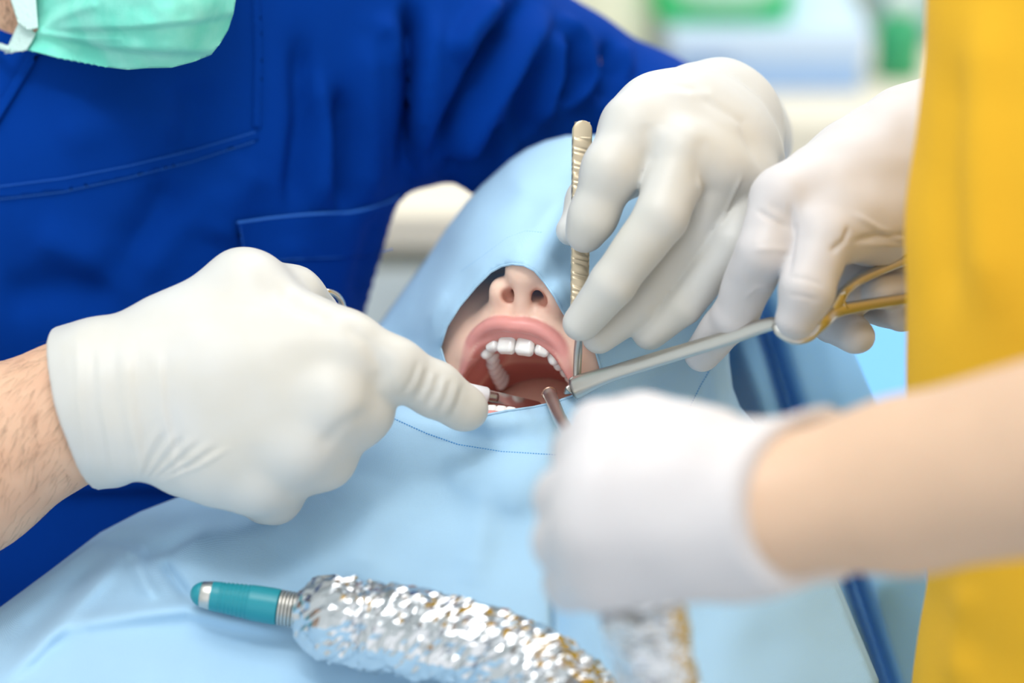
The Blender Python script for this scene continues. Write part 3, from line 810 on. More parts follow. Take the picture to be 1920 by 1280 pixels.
# ---- left hand: hanging from the wrist, holding the tweezers
def hand_l():
    P, px = shifted(OZL); k = []
    wr = P(1345, 215, -40)
    mcp = [(1196, 238, 22, 15.5), (1278, 285, 28, 15), (1345, 320, 22, 14.5), (1398, 345, 10, 13)]
    for a, b, z, r in mcp: k.append((RC(wr, P(a, b, z), 20, r), 12))
    k.append((RC(P(1300, 205, -25), P(1240, 230, 8), 19, 16), 12)); k.append((RC(P(1385, 235, -42), P(1410, 310, -20), 17, 15), 12))
    k.append((EL(P(1300, 270, -8), (36, 30, 16)), 10)); k.append((EL(P(1300, 255, 4), (34, 24, 22), rot('Z', -30).T), 14)); k.append((RC(P(1200, 262, 14), P(1390, 352, 8), 13, 12), 12))
    # index
    k += [(q, 6) for q in chain([px(1190, 245, 22, 15.2), px(1148, 318, 30, 12.4), px(1112, 405, 26, 10), px(1097, 438, 22, 8.6)])]
    # middle
    k += [(q, 2.5) for q in chain([px(1278, 290, 28, 14.5), px(1240, 405, 40, 11.8), px(1150, 530, 34, 10.2), px(1090, 604, 24, 8.8)])]
    # ring, tucked a little behind
    k += [(q, 1.4) for q in chain([px(1345, 325, 22, 13.5), px(1296, 445, 16, 11.2), px(1200, 572, 12, 9.4), px(1122, 630, 9, 8.0)])]
    # little
    k += [(q, 1.4) for q in chain([px(1398, 350, 10, 13.0), px(1372, 455, 22, 10.6), px(1280, 572, 16, 9.0), px(1218, 624, 10, 7.8)])]
    # thumb behind the tweezers
    k += [(q, 8) for q in chain([px(1270, 240, -32, 18), px(1180, 300, -34, 13.5), px(1110, 380, -18, 10.5), px(1072, 432, -6, 7.0)])]
    k.append((RC(P(1190, 250, 10), P(1185, 305, -30), 13, 12), 9))
    return k
HL = hand_l()
cuffl = [(RC(P(1350, 238, -30), P(1372, 258, -92), 28, 30), 8)]
f = build(HL + cuffl, 1.2)
f.put(RC(P(1372, 256, -108), P(1390, 262, -170), 27, 28), 1.5, 'sub')
LV, LQ = f.mesh(); LV = smooth_mesh(LV, LQ, 2, .5)
cr = [([(1212, 230), (1220, 270), (1216, 310)], -.8, 14), ([(1310, 325), (1314, 360), (1300, 410)], .7, 3.5), ([(1318, 255), (1310, 300), (1312, 350)], -.8, 16),
      ([(1390, 330), (1368, 380), (1345, 430)], .8, 3.5), ([(1200, 150), (1300, 170), (1390, 230), (1432, 320)], -1.4, 10), ([(1230, 165), (1330, 180), (1400, 250)], .9, 10)]
LV = creases(LV, LQ, cr)
LV = LV + normals(LV, LQ) * wob(LV, 0.8, 20, 4)[:, None]
mobj('glove', LV, LQ, M_GLOVE, dentist)

# ---- bare body: head, neck, arms down into the gloves, legs; one surface
shoulderL, shoulderR = P(640, -60, -150), P(-330, 0, -190)
elbowL = P(1240, 245, -215); elbowR = P(-480, 930, -60)
headc = P(160, -243, -109); Rh = rot('Z', -16) @ rot('Y', 38) @ rot('X', 22)
def hd(x, u, f): return headc + Rh @ A3(x, u, f)
body = [(EL(headc, (76, 98, 88), Rh.T), 5), (EL(hd(0, -58, 34), (44, 40, 44), Rh.T), 22), (EL(hd(0, -80, 54), (24, 18, 20)), 14),
        (RC(hd(0, 14, 82), hd(0, -12, 84), 7, 8), 8), (RC(hd(-48, -52, -10), hd(-20, -80, 44), 18, 16), 14), (RC(hd(48, -52, -10), hd(20, -80, 44), 18, 16), 14),
        (RC(hd(-26, 30, 74), hd(26, 30, 74), 11, 11), 10)]
for s in (-1, 1):
    body += [(EL(hd(s * 77, -12, -8), (8, 30, 18), Rh.T), 4), (EL(hd(s * 31, 14, 86), (14, 9, 8), Rh.T), 5, 'sub'), (EL(hd(s * 31, 12, 72), (13, 12, 13), Rh.T), 2)]
body += [(RC(hd(0, -44, -34), P(60, 0, -230), 46, 50), 18), (EL(P(150, 330, -200), (120, 190, 70)), 25), (EL(P(130, 900, -270), (118, 220, 70)), 30)]
body += [(RC(shoulderL, P(420, 60, -170), 50, 60), 20), (RC(shoulderR, P(-60, 80, -190), 50, 60), 20),
         (RC(shoulderL, elbowL, 44, 34), 14), (RC(elbowL, P(1362, 258, -115), 34, 25), 10), (RC(P(1362, 258, -115), P(1325, 250, -30), 24, 16), 8),
         (RC(shoulderR, elbowR, 46, 40), 14), (RC(elbowR, P(-80, 868, 30), 42, 41), 12), (RC(P(-80, 868, 30), P(110, 785, 36), 41, 30.5), 10), (RC(P(110, 785, 36), P(260, 750, 44), 30, 18), 8)]
for q in HR + HL:     # the hands inside the gloves
    p_ = q[0]
    if isinstance(p_, RC): body.append((RC(p_.a, p_.b, max(p_.ra - 3.2, 3), max(p_.rb - 3.2, 3)), min(q[1], 6)))
hipw = [(-0.37, 0.40, 0.56), (-0.17, 0.40, 0.56)]; kneew = [(-0.44, -0.02, 0.56), (-0.26, 0.0, 0.52)]; footw = [(-0.46, 0.04, 0.09), (-0.36, 0.10, 0.09)]
for a, b, c in zip(hipw, kneew, footw):
    body += [(RC(INV(a), INV(b), 66, 50), 20), (RC(INV(b), INV(c), 46, 32), 14), (RC(INV(c), INV((c[0] + .0, c[1] - .17, .045)), 34, 28), 10)]
f = build(body, 4.0)
V, Q = f.mesh(); V = smooth_mesh(V, Q, 2, .5)
mobj('body', V, Q, M_SKIN, dentist)
# short hairs along the forearm's lower edge and over the skin
ms = []
bv = BVHTree.FromPolygons([Vector(v) for v in V], Q.tolist())
for i in range(260):
    a, b = rnd.uniform(-20, 150), 0
    b = rnd.uniform(640 + max(0, (60 - a)) * .1, 925 - (a - 170) * -0.0 + (170 - a) * .72)
    hit = bv.ray_cast(Vector((0, 0, D0)), (Vector(P(a, b, 0)) - Vector((0, 0, D0))).normalized())
    if hit[0] is None: continue
    q = np.array(hit[0]); n = np.array(hit[1]); g_ = A3(-.5, -1, .1) + np.array([rnd.gauss(0, .3) for _ in range(3)])
    g_ = g_ - n * (g_ @ n); g_ /= np.linalg.norm(g_); L_ = rnd.uniform(5, 10)
    ms.append(tube([q, q + g_ * L_ * .5 + n * 1.2, q + g_ * L_ + n * 1.4], [.05, .045, .015], 3, False))
V, Q = join(*ms); tag(mobj('arm_hair', V, Q, M_HAIRG, dentist), kind='stuff')
# head hair cap and short beard at the jaw edge
f = build([(EL(hd(0, 22, -14), (82, 90, 88), Rh.T), 4)], 4.0); f.put(EL(hd(0, -40, 62), (90, 96, 70), Rh.T), 12, 'sub')
V, Q = f.mesh(); mobj('hair', V, Q, M_HAIR, dentist)

# ---- scrub top
TOP = [(EL(P(206, 200, -158), (154, 180, 98)), 5), (EL(P(165, 760, -215), (138, 240, 104)), 60), (RC(P(-60, 40, -175), P(520, 20, -165), 78, 78), 40),
       (RC(P(600, -40, -160), P(800, 90, -165), 76, 66), 30), (RC(P(800, 90, -165), P(1010, 182, -190), 64, 50), 20), (RC(P(1010, 182, -190), P(1190, 240, -212), 50, 42), 16), (RC(P(1190, 240, -212), P(1325, 250, -150), 42, 32), 10),
       (RC(P(-60, 40, -175), P(-360, 160, -175), 74, 64), 30), (RC(P(-360, 160, -175), P(-430, 520, -110), 62, 54), 24)]
TOP += [(RC(P(-330, 0, -190), P(-60, 80, -190), 68, 72), 30), (RC(INV((-.27, .35, .88)), INV((-.27, .36, .64)), 128, 138), 50)]
f = build(TOP, 3.0)
f.put(RC(hd(0, -30, -36), P(70, -80, -230), 52, 54), 10, 'sub')      # neck opening
SV_, SQ = f.mesh(); SV_ = smooth_mesh(SV_, SQ, 2, .5)
W1 = [([(560, 60), (570, 220), (548, 400)], -7, 20), ([(590, 130), (605, 260), (598, 395)], 6, 20), ([(640, 160), (640, 300), (645, 400)], -8, 16), ([(690, 60), (690, 250), (680, 390)], 6, 30),
      ([(772, 0), (768, 150), (760, 330)], -16, 16), ([(820, 20), (800, 200), (790, 320)], 5, 24), ([(700, 40), (740, 60), (760, 130)], 5, 22),
      ([(985, 0), (920, 90), (870, 190), (800, 300)], -13, 18), ([(1020, 20), (960, 120), (900, 220), (850, 310)], 9, 22), ([(930, 0), (880, 60), (850, 110)], 9, 22),
      ([(1000, 90), (985, 190), (960, 290)], -9, 16), ([(1035, 60), (1040, 150), (1010, 240)], 7, 18), ([(1040, 30), (1090, 80), (1110, 150), (1060, 210)], 7, 15), ([(1060, 90), (1078, 140), (1050, 190)], -7, 12),
      ([(1140, 75), (1150, 130), (1130, 190)], -7, 10), ([(1165, 80), (1180, 130), (1170, 190)], 4, 12), ([(850, 335), (930, 300), (990, 240)], 8, 16), ([(830, 315), (900, 285), (960, 240)], -9, 14), ([(880, 365), (960, 330), (1030, 290)], -8, 12),
      ([(480, 300), (430, 380), (400, 460)], 7, 44), ([(330, 330), (280, 430), (200, 520)], -7, 40), ([(420, 330), (330, 420), (250, 520)], 4, 36), ([(60, 440), (160, 480), (260, 490)], 5, 40), ([(0, 560), (120, 540), (220, 560)], -5, 40),
      ([(100, 260), (220, 220), (350, 260)], 5, 50), ([(360, 150), (360, 220), (340, 300)], -5, 40), ([(720, 400), (700, 480), (680, 580)], -5, 26), ([(540, 440), (560, 520), (570, 600)], 3, 30)]
SV_ = creases(SV_, SQ, [(l_, a_ * (1.45 if max(q_[0] for q_ in l_) > 760 else 1.15), w_) for l_, a_, w_ in W1])
SV_ = SV_ + normals(SV_, SQ) * wob(SV_, 3.0, 70, 2)[:, None]
mobj('scrub_top', SV_, SQ, M_SCRUB, dentist)
sbvh = BVHTree.FromPolygons([Vector(v) for v in SV_], SQ.tolist())
scrub_on = lambda XY: on(sbvh, XY, 0, -60)
def patch(name, poly, bvh, lift, m, parent, step=7.0, th=0.0009, zdef=-60):
    a, t = sheet2d(poly, [], step); v = on(bvh, a, lift, -9999.0); ok = v[:, 2] > -5000; t = t[ok[t].all(1)]; v[~ok] = v[ok][0]; t = orient(v, t)
    o = mobj(name, v, t, m, parent); solid(o, th, 1); return o
pocket = patch('pocket', [(446, 418), (520, 408), (600, 401), (655, 399), (700, 389), (735, 376), (757, 364), (750, 420), (738, 480), (720, 540), (700, 600), (600, 640), (470, 640), (455, 500)], sbvh, 1.6, M_SCRUB, dentist)
patch('pocket_hem', [(446, 418), (520, 408), (600, 401), (655, 399), (700, 389), (735, 376), (757, 364), (748, 430), (740, 466), (690, 482), (600, 486), (470, 492), (455, 492)], sbvh, 2.6, M_SCRUB, pocket)
V, Q = tube(on(sbvh, spline([(446, 418, 0), (520, 408, 0), (600, 401, 0), (655, 399, 0), (700, 389, 0), (735, 376, 0), (750, 368, 0)], 38)[:, :2], 3.6, -60)[:38], .6, 6, False); mobj('piping', V, Q, M_SCRUBT, pocket)
stitches([(470, 490), (600, 484), (690, 480), (738, 466)], dentist, lambda a: on(sbvh, a, 3.4, -60), M_SCRUBT, step=6, ln=4)
stitches([(452, 425), (458, 460), (462, 492)], dentist, lambda a: on(sbvh, a, 3.4, -60), M_SCRUBT, step=6, ln=4)
patch('yoke_seam', [(-60, 356), (0, 346), (120, 331), (240, 308), (360, 279), (480, 243), (484, 262), (360, 302), (240, 332), (120, 358), (0, 372), (-60, 380)], sbvh, 0.3, M_SCRUB, dentist, th=.0007)
stitches([(0, 374), (120, 360), (240, 334), (360, 304), (480, 265)], dentist, lambda a: on(sbvh, a, .9, -60), M_SCRUBT, step=6, ln=4)
stitches([(0, 350), (120, 335), (240, 312), (360, 283), (480, 248)], dentist, lambda a: on(sbvh, a, 1.3, -60), M_SCRUBT, step=6, ln=4)
patch('placket_seam', [(470, -60), (486, -60), (492, 100), (490, 240), (474, 240), (476, 100)], sbvh, 0.5, M_SCRUB, dentist, th=.0005)
patch('collar', [(92, 70), (60, 130), (30, 180), (-10, 245), (-60, 330), (-60, 300), (-24, 235), (14, 172), (44, 120), (70, 70)], sbvh, 1.0, M_SCRUB, dentist, th=.002)
# ---- scrub trousers
f = build([(RC(INV(a), INV(b), 84, 64), 20) for a, b in zip(hipw, kneew)] + [(RC(INV(b), INV((c[0], c[1], .16)), 62, 52), 16) for b, c in zip(kneew, footw)] + [(RC(INV(hipw[0]), INV(hipw[1]), 100, 100), 30), (RC(INV((-.27, .40, .58)), INV((-.27, .36, .72)), 110, 104), 30)], 6.0)
V, Q = f.mesh(); V = V + normals(V, Q) * wob(V, 6, 60, 5)[:, None]
mobj('trousers', V, Q, M_SCRUB, dentist)
for c in footw:
    f = build([(RC(INV((c[0], c[1] + .01, .055)), INV((c[0], c[1] - .19, .045)), 48, 44), 10), (RC(INV(c), INV((c[0], c[1], .12)), 44, 42), 14)], 5.0)
    V, Q = f.mesh(); w_ = W(V); w_[:, 2] = np.maximum(w_[:, 2], 0.002); mobj('clog', w_, Q, M_CABW, dentist, world=True)

# ---- face mask
mo = [(48, 92), (100, 106), (150, 116), (200, 126), (240, 131), (275, 128), (322, 127), (360, 117), (396, 103), (414, 80), (428, 56), (438, 25), (444, -10), (446, -80), (430, -170), (330, -215), (200, -215), (90, -170), (62, -80), (68, 0), (72, 55), (58, 70)]
mc = [(48, 92, -44), (150, 116, -22), (240, 131, -2), (322, 127, 6), (396, 103, 0), (428, 56, -6), (444, -10, -14), (446, -80, -16), (430, -170, -30), (330, -215, -20), (200, -215, -30), (90, -170, -70), (62, -80, -58), (68, 0, -50), (58, 70, -46),
      (150, 20, -12), (250, 20, 22), (340, 20, 30), (400, 0, 16), (300, -100, 30), (180, -100, 0), (250, 95, 16), (340, 85, 22)]
hm = rbf(mc)
def pleat(XY, ln, h):
    d, t, s = seg_dist(XY, ln); return h / (1 + np.exp(np.clip(-s * d / 2.2, -30, 30))) * np.exp(-(d / 70) ** 2) * np.clip(t * 6, 0, 1)
def mz(XY):
    z = hm(XY)
    z = z - pleat(XY, [(66, 52), (110, 56), (170, 58), (260, 54), (360, 44), (432, 30), (540, 10)], 7) - pleat(XY, [(66, 64), (120, 76), (200, 92), (300, 100), (412, 101), (540, 104)], 9)
    for ln, a, w in (([(72, 50), (110, 30), (170, 10)], 4, 12), ([(75, 40), (120, 5), (180, -20)], -3, 12), ([(75, 62), (140, 70), (220, 72)], 2.5, 9), ([(225, 128), (260, 126)], 2, 10)):
        d, t, s = seg_dist(XY, ln); z = z + a * np.exp(-(d / w) ** 2)
    return z + 1.2 * np.array([noise.noise(Vector((a / 30, b / 30, 5))) for a, b in XY])
m2, mt = sheet2d(mo, [], 4.0); mv = P_arr(m2, mz(m2)); mt = orient(mv, mt)
for s in (-1, 1):
    V, Q = lathe([(-11, .5), (-10, 5), (-6, 9.4), (0, 11.4), (6, 9.4), (10, 5), (11, .5)], hd(s * 31, 12, 76), Rh @ A3(0, 0, 1), 20); e_ = mobj('eye', V, Q, mat('eye_white', lin(238, 236, 232), .2), dentist)
    V, Q = lathe([(10.6, 5.2), (11.2, 3.0), (11.4, .3)], hd(s * 31, 12, 76), Rh @ A3(0, -.3, 1), 20); mobj('iris', V, Q, mat('brown_iris', lin(70, 45, 30), .2), e_)
    V, Q = tube(spline([hd(s * 14, 34, 90), hd(s * 30, 39, 88), hd(s * 48, 32, 76)], 14), np.interp(np.linspace(0, 1, 14), [0, .3, 1], [3, 3.6, 1]), 8); mobj('eyebrow', V, Q, M_HAIR, dentist)
mask = mobj('face_mask', mv, mt, M_MASK, dentist); solid(mask, 0.0006, -1)
def strip(name, poly, z0, m, parent, step=4):
    a, t = sheet2d(poly, [], step); hh = rbf(z0); v = P_arr(a, hh(a)); t = orient(v, t)
    o = mobj(name, v, t, m, parent); solid(o, .0008, -1); return o
strip('edge_band', [(18, -60), (62, -60), (66, 0), (70, 52), (54, 56), (34, 44), (20, 0)], [(18, -60, -58), (62, -60, -40), (70, 52, -34), (34, 44, -40), (20, 0, -46), (66, 0, -38)], M_MASKW, mask)
strip('edge_band', [(34, 44), (56, 54), (66, 62), (58, 78), (48, 94), (28, 97), (8, 100), (20, 75)], [(34, 44, -46), (66, 62, -40), (48, 94, -41), (8, 100, -50), (20, 75, -49)], M_MASKW, mask)
V, Q = tube(spline([P(20, 92, -47), P(4, 88, -52), P(-20, 70, -66), P(-60, -40, -105), P(-100, -190, -120)], 24), 1.6, 8); mobj('ear_loop', V, Q, M_MASKW, mask)
V, Q = tube(spline([P(40, -60, -72), P(10, -110, -90), P(-50, -180, -112), P(-100, -210, -122)], 20), 1.6, 8); mobj('ear_loop', V, Q, M_MASKW, mask)
# stubble where the jaw shows above the mask
ms = []
for i in range(70):
    a, b = rnd.uniform(-12, 30), rnd.uniform(-20, 52)
    hit = bv.ray_cast(Vector((0, 0, D0)), (Vector(P(a, b, 0)) - Vector((0, 0, D0))).normalized())
    if hit[0] is None: continue
    q = np.array(hit[0]); n = np.array(hit[1]); g_ = A3(.4, -1, .2) + np.array([rnd.gauss(0, .3) for _ in range(3)]); g_ /= np.linalg.norm(g_)
    ms.append(tube([q, q + g_ * 1.6 + n * .8, q + g_ * 2.6 + n * 1.0], [.09, .08, .03], 3, False))
if ms: V, Q = join(*ms); tag(mobj('beard', V, Q, M_HAIR, dentist), kind='stuff')
# ================================================================== the assistant
ASS_LOC = (0.40, -0.14, 0.0)
assistant = thing('person', ASS_LOC, 'assistant in yellow top at the right edge reaching in with two white gloves', 'person')
# ---- far hand on the retractor
def hand_f():
    P, px = shifted(46); k = []
    wr = P(1745, 262, -30)
    k.append((RC(wr, P(1470, 372, 16), 26, 14.5), 10)); k.append((RC(P(1745, 300, -30), P(1560, 400, 10), 25, 20), 12))
    k.append((RC(P(1800, 255, -40), P(1700, 285, -26), 27, 27), 10)); k.append((EL(P(1610, 350, -14), (40, 28, 22), rot('Z', 32).T), 10))
    k.append((RC(P(1745, 330, -36), P(1640, 420, -6), 20, 17), 10))
    # index finger down along the shaft
    k += [(q, 4) for q in chain([px(1468, 378, 16, 13.6), px(1432, 470, 22, 11.8)])]
    k += [(q, 2) for q in chain([px(1432, 470, 22, 11.6), px(1378, 590, -2, 10.2), px(1316, 662, -26, 8.4)])]
    # thumb pressing into the bend of the handle
    k += [(q, 8) for q in chain([px(1640, 410, 0, 18), px(1545, 440, 24, 13.2)])]
    k += [(q, 3) for q in chain([px(1545, 440, 24, 13.0), px(1512, 545, 32, 11.6), px(1492, 596, 28, 9.0)])]
    # middle, ring and little finger wrapped behind the handle
    for a, b, c in (((1530, 415, -22, 12), (1572, 515, -34, 10.8), (1680, 508, -24, 9.4)), ((1560, 450, -40, 11.8), (1560, 600, -36, 10), (1606, 630, -8, 8.2)), ((1620, 440, -48, 11), (1606, 560, -50, 9.4), (1690, 590, -16, 8.0))):
        k.append((RC(P(*a[:3]), P(*b[:3]), a[3], b[3]), 4)); k.append((RC(P(*b[:3]), P(*c[:3]), b[3], c[3]), 2))
    k += [(q, 1.5) for q in chain([px(1690, 500, -30, 8.5), px(1606, 558, -14, 7.8)])]
    k += [(q, 1.5) for q in chain([px(1700, 545, -20, 9), px(1650, 548, -6, 7.6)])]
    return k
HF = hand_f()
f = build(HF, 1.2); V, Q = f.mesh(); V = smooth_mesh(V, Q, 1, .5)
cr = [([(1420, 395), (1450, 410), (1480, 426)], -1.5, 4), ([(1440, 380), (1470, 400), (1490, 440)], -.8, 10), ([(1412, 468), (1450, 466), (1482, 470)], .7, 4), ([(1480, 520), (1510, 522), (1545, 535)], -.6, 4), ([(1478, 552), (1510, 556), (1540, 566)], -.6, 4), ([(1592, 425), (1584, 450), (1556, 472)], -1.3, 5),
      ([(1482, 380), (1488, 440), (1478, 520)], -1.6, 5), ([(1600, 452), (1650, 440), (1700, 440)], -1.4, 5), ([(1600, 400), (1650, 430), (1700, 452)], .9, 5), ([(1620, 460), (1660, 458), (1700, 462)], .8, 4), ([(1395, 560), (1420, 540), (1450, 540)], .5, 4)]
V = creases(V, Q, cr); V = V + normals(V, Q) * wob(V, .9, 14, 9)[:, None]
mobj('glove', V, Q, M_GLOVEW, assistant)
# ---- near hand, closed round the suction handle
ZN = 265
def hand_n():
    k = []
    wr = P(1430, 955, ZN)
    for a, b, z, r in ((1150, 835, ZN + 4, 15.5), (1120, 915, ZN + 14, 15), (1112, 1000, ZN + 14, 14.5), (1125, 1075, ZN + 4, 13.5)): k.append((RC(wr, P(a, b, z), 24, r), 12))
    k.append((EL(P(1270, 955, ZN), (34, 30, 22)), 10))
    # fingers folding round the handle
    for i, (a, b, z) in enumerate(((1150, 835, ZN + 2), (1120, 915, ZN + 12), (1112, 1000, ZN + 12), (1125, 1075, ZN + 2))):
        r = (14.5, 14, 13.5, 12)[i]
        k += [(q, 3) for q in chain([px(a, b, z, r), px(a - 52, b + 18, z - 30, r * .85), px(a - 10, b + 26, z - 60, r * .78), px(a + 70, b + 14, z - 56, r * .68)])]
    # thumb along the top towards the tip
    k += [(q, 6) for q in chain([px(1330, 850, ZN - 20, 17), px(1200, 808, ZN - 34, 13), px(1120, 800, ZN - 48, 10.5)])]
    k.append((RC(P(1395, 905, ZN - 6), P(1395, 1010, ZN - 6), 20, 20), 10))
    return k
HN = hand_n()
cuffn = [(RC(P(1390, 955, ZN), P(1450, 945, ZN), 25, 27), 6), (RC(P(1450, 945, ZN), P(1580, 930, ZN), 27, 34), 5)]
f = build(HN + cuffn, 1.5); f.put(HS(P(1386, 940, ZN + 27), (.72, 0.05, .69)), 1.0, 'sub')
f.put(RC(P(1420, 950, ZN), P(1700, 910, ZN), 22.8, 29.0), 1.2, 'sub')
V, Q = f.mesh(); V = smooth_mesh(V, Q, 2, .5)
V = V + normals(V, Q) * wob(V, .9, 18, 11)[:, None]
mobj('glove', V, Q, M_GLOVEW, assistant)
# ---- body
shF, shN = INV((0.29, 0.02, 1.29)), INV((0.29, -0.31, 1.29))
elF, elN = P(2120, 380, -30), P(2230, 800, ZN + 70)
hc = INV((0.20, -0.145, 1.56)); Ra = rot('Y', -80) @ rot('X', 25)
def ha(x, u, f): return hc + Ra @ A3(x, u, f)
wa = lambda x, y, z: INV((x, y, z))
body = [(EL(hc, (70, 92, 84), Ra.T), 5), (EL(ha(0, -55, 30), (42, 46, 46), Ra.T), 20), (EL(ha(0, -84, 48), (20, 18, 18)), 14), (RC(ha(0, 10, 86), ha(0, -18, 98), 7, 9), 8), (RC(ha(-14, -48, 76), ha(14, -48, 76), 5, 5), 4)]
for s in (-1, 1): body += [(EL(ha(s * 70, -12, -8), (7, 26, 15), Ra.T), 4), (EL(ha(s * 28, 14, 82), (13, 8, 8), Ra.T), 5, 'sub'), (EL(ha(s * 28, 12, 68), (12, 11, 12), Ra.T), 2)]
body += [(RC(ha(0, -55, -15), wa(.27, -.145, 1.32), 44, 50), 16), (RC(shF, shN, 46, 46), 20), (RC(wa(.27, -.145, 1.25), wa(.28, -.145, .98), 84, 80), 30), (RC(wa(.28, -.145, .98), wa(.36, -.14, .84), 80, 88), 30),
         (RC(shF, elF, 44, 34), 14), (RC(elF, P(1800, 255, -2), 34, 25), 10), (RC(P(1800, 255, -2), P(1690, 300, 12), 24, 18), 6),
         (RC(shN, elN, 44, 36), 14), (RC(elN, P(1700, 910, ZN + 12), 36, 29.5), 10), (RC(P(1700, 910, ZN + 12), P(1440, 950, ZN), 29.5, 23.5), 8), (RC(P(1440, 950, ZN), P(1330, 955, ZN), 23, 17), 6)]
for q in HF + HN:
    p_ = q[0]
    if isinstance(p_, RC): body.append((RC(p_.a, p_.b, max(p_.ra - 3.4, 3), max(p_.rb - 3.4, 3)), min(q[1], 6)))
for s in (-1, 1):
    body += [(RC(wa(.37, -.14 + s * .08, .86), wa(.42, -.14 + s * .09, .48), 74, 52), 20), (RC(wa(.42, -.14 + s * .09, .48), wa(.48, -.14 + s * .09, .09), 50, 34), 12), (RC(wa(.48, -.14 + s * .09, .06), wa(.34, -.14 + s * .10, .04), 32, 26), 10)]
f = build(body, 4.5); V, Q = f.mesh(); V = smooth_mesh(V, Q, 2, .5)
mobj('body', V, Q, M_SKINF, assistant)
f = build([(EL(ha(0, 20, -14), (77, 84, 84), Ra.T), 4), (EL(ha(0, 10, -96), (40, 40, 34)), 14)], 4.5); f.put(EL(ha(0, -40, 62), (84, 92, 70), Ra.T), 12, 'sub')
V, Q = f.mesh(); mobj('hair', V, Q, M_HAIR, assistant)
# ---- yellow top, fitted so its front edge runs down the right of the picture
ZT = 148
def yx(x, y, rz=125): return P(x, y, ZT)
top = []
edge = [(1800, -330, 90), (1772, -140, 94), (1762, 90, 98), (1746, 300, 98), (1726, 500, 98), (1720, 700, 100), (1742, 900, 100), (1772, 1090, 100), (1748, 1290, 104), (1730, 1400, 106)]
for i in range(len(edge) - 1):
    (a, b, r), (c, d, r2) = edge[i], edge[i + 1]
    pa, pb = P(a, b, ZT + (640 - b) * .085) + A3(r, 0, 0), P(c, d, ZT + (640 - d) * .085) + A3(r2, 0, 0)
    top.append((RC(pa, pb, r, r2, (0, 0, 1), 1.06), 14))
top += [(RC(shF, wa(.27, -.145, 1.27), 60, 70), 30), (RC(shN, wa(.27, -.145, 1.27), 60, 70), 30), (RC(wa(.31, -.145, .95), wa(.39, -.14, .72), 104, 142), 40), (RC(wa(.38, -.22, .74), wa(.38, -.06, .74), 122, 122), 40), (RC(shF, shF * .55 + elF * .45, 60, 56), 16), (RC(shN, shN * .62 + elN * .38, 60, 56), 16), (RC(shF * .8 + elF * .2, wa(.28, -.1, 1.15), 52, 80), 24), (RC(shN * .8 + elN * .2, wa(.28, -.19, 1.15), 52, 80), 24)]
f = build(top, 4.0)
f.put(RC(ha(0, -50, -15), wa(.27, -.145, 1.37), 54, 54), 8, 'sub')
V, Q = f.mesh(); V = smooth_mesh(V, Q, 2, .5)
V = creases(V, Q, [([(1790, 100), (1770, 350), (1760, 600)], -4, 30), ([(1850, 0), (1840, 300), (1850, 600)], 4, 40), ([(1810, 1090), (1790, 1200), (1800, 1290)], 4, 30)])
V = V + normals(V, Q) * wob(V, 4, 70, 21)[:, None]
mobj('tunic', V, Q, M_YELLOW, assistant)
f = build([(RC(wa(.37, -.14 + s * .08, .84), wa(.42, -.14 + s * .09, .48), 92, 68), 20) for s in (-1, 1)] + [(RC(wa(.42, -.14 + s * .09, .48), wa(.48, -.14 + s * .09, .14), 66, 54), 16) for s in (-1, 1)], 6.0)
V, Q = f.mesh(); V = V + normals(V, Q) * wob(V, 5, 60, 8)[:, None]
mobj('trousers', V, Q, M_CABW, assistant)
for s in (-1, 1):
    f = build([(RC(wa(.50, -.14 + s * .09, .05), wa(.33, -.14 + s * .10, .042), 44, 40), 10), (RC(wa(.48, -.14 + s * .09, .07), wa(.48, -.14 + s * .09, .12), 42, 40), 12)], 5.0)
    V, Q = f.mesh(); w_ = W(V); w_[:, 2] = np.maximum(w_[:, 2], 0.002); mobj('clog', w_, Q, M_MASKW, assistant, world=True)
# ================================================================== instruments
def rest(a, b, r, z=-99.0):      # centre height of a round thing of radius r resting on the cloth
    return P(a, b, max(z, max(on(cloth_bvh, [(a + i, b + j)], 0, -99.0)[0][2] for i in (-30, 0, 30) for j in (-20, 10, 45)) + r))
# ---- tweezers with ribbed grips, held upright in the dentist's left hand
twz = thing('tweezers', W(P(1077, 742, 2)), 'upright steel tweezers with ribbed grip pinched by the gloved fingers', 'tweezers')
A_, B_ = P(1092, 226, 16), P(1086, 590, 20); C_ = P(1080, 742, 6)
def grip(off, tilt):
    """one arm: plate with diagonal ribs on its face"""
    ax = (B_ - A_); L = np.linalg.norm(ax); ax /= L
    n = A3(.06, 0, 1); n = n - ax * (n @ ax); n /= np.linalg.norm(n); u = np.cross(ax, n)
    V = []; Q = []; NS, NU = 260, 12; w = 4.4
    for i in range(NS + 1):
        s = i / NS * L
        ww = w * (math.sqrt(max(0, 1 - ((4.4 - s) / 4.4) ** 2)) if s < 4.4 else 1.0) * (1 - 0.12 * (s / L))
        for j in range(NU + 1):
            t = (j / NU - .5) * 2
            ph = (s + t * 1.4 + .7 * math.sin(s * .9)) / 3.1 * 2 * math.pi
            rib = 0.7 * (abs(math.sin(ph / 2)) ** .6) if 8 < s < L * .93 and abs(t) < .93 else 0.3
            V.append(A_ + ax * s + u * (t * max(ww, .05)) + n * (off + rib + .5 * (1 - t * t)))
    for i in range(NS):
        for j in range(NU):
            a = i * (NU + 1) + j; Q.append([a, a + 1, a + NU + 2, a + NU + 1])
    return np.array(V), Q, n, u, ax, L
V, Q, n_, u_, ax_, L_ = grip(1.2, 0); o = mobj('ribbed_arm', V, Q, M_GRIP, twz); solid(o, .0012, -1)
V2, Q2, *_ = grip(1.2, 0); V2 = V2 - n_ * 4.6; o = mobj('back_arm', V2, Q2, M_STEEL, twz); solid(o, .0012, -1)
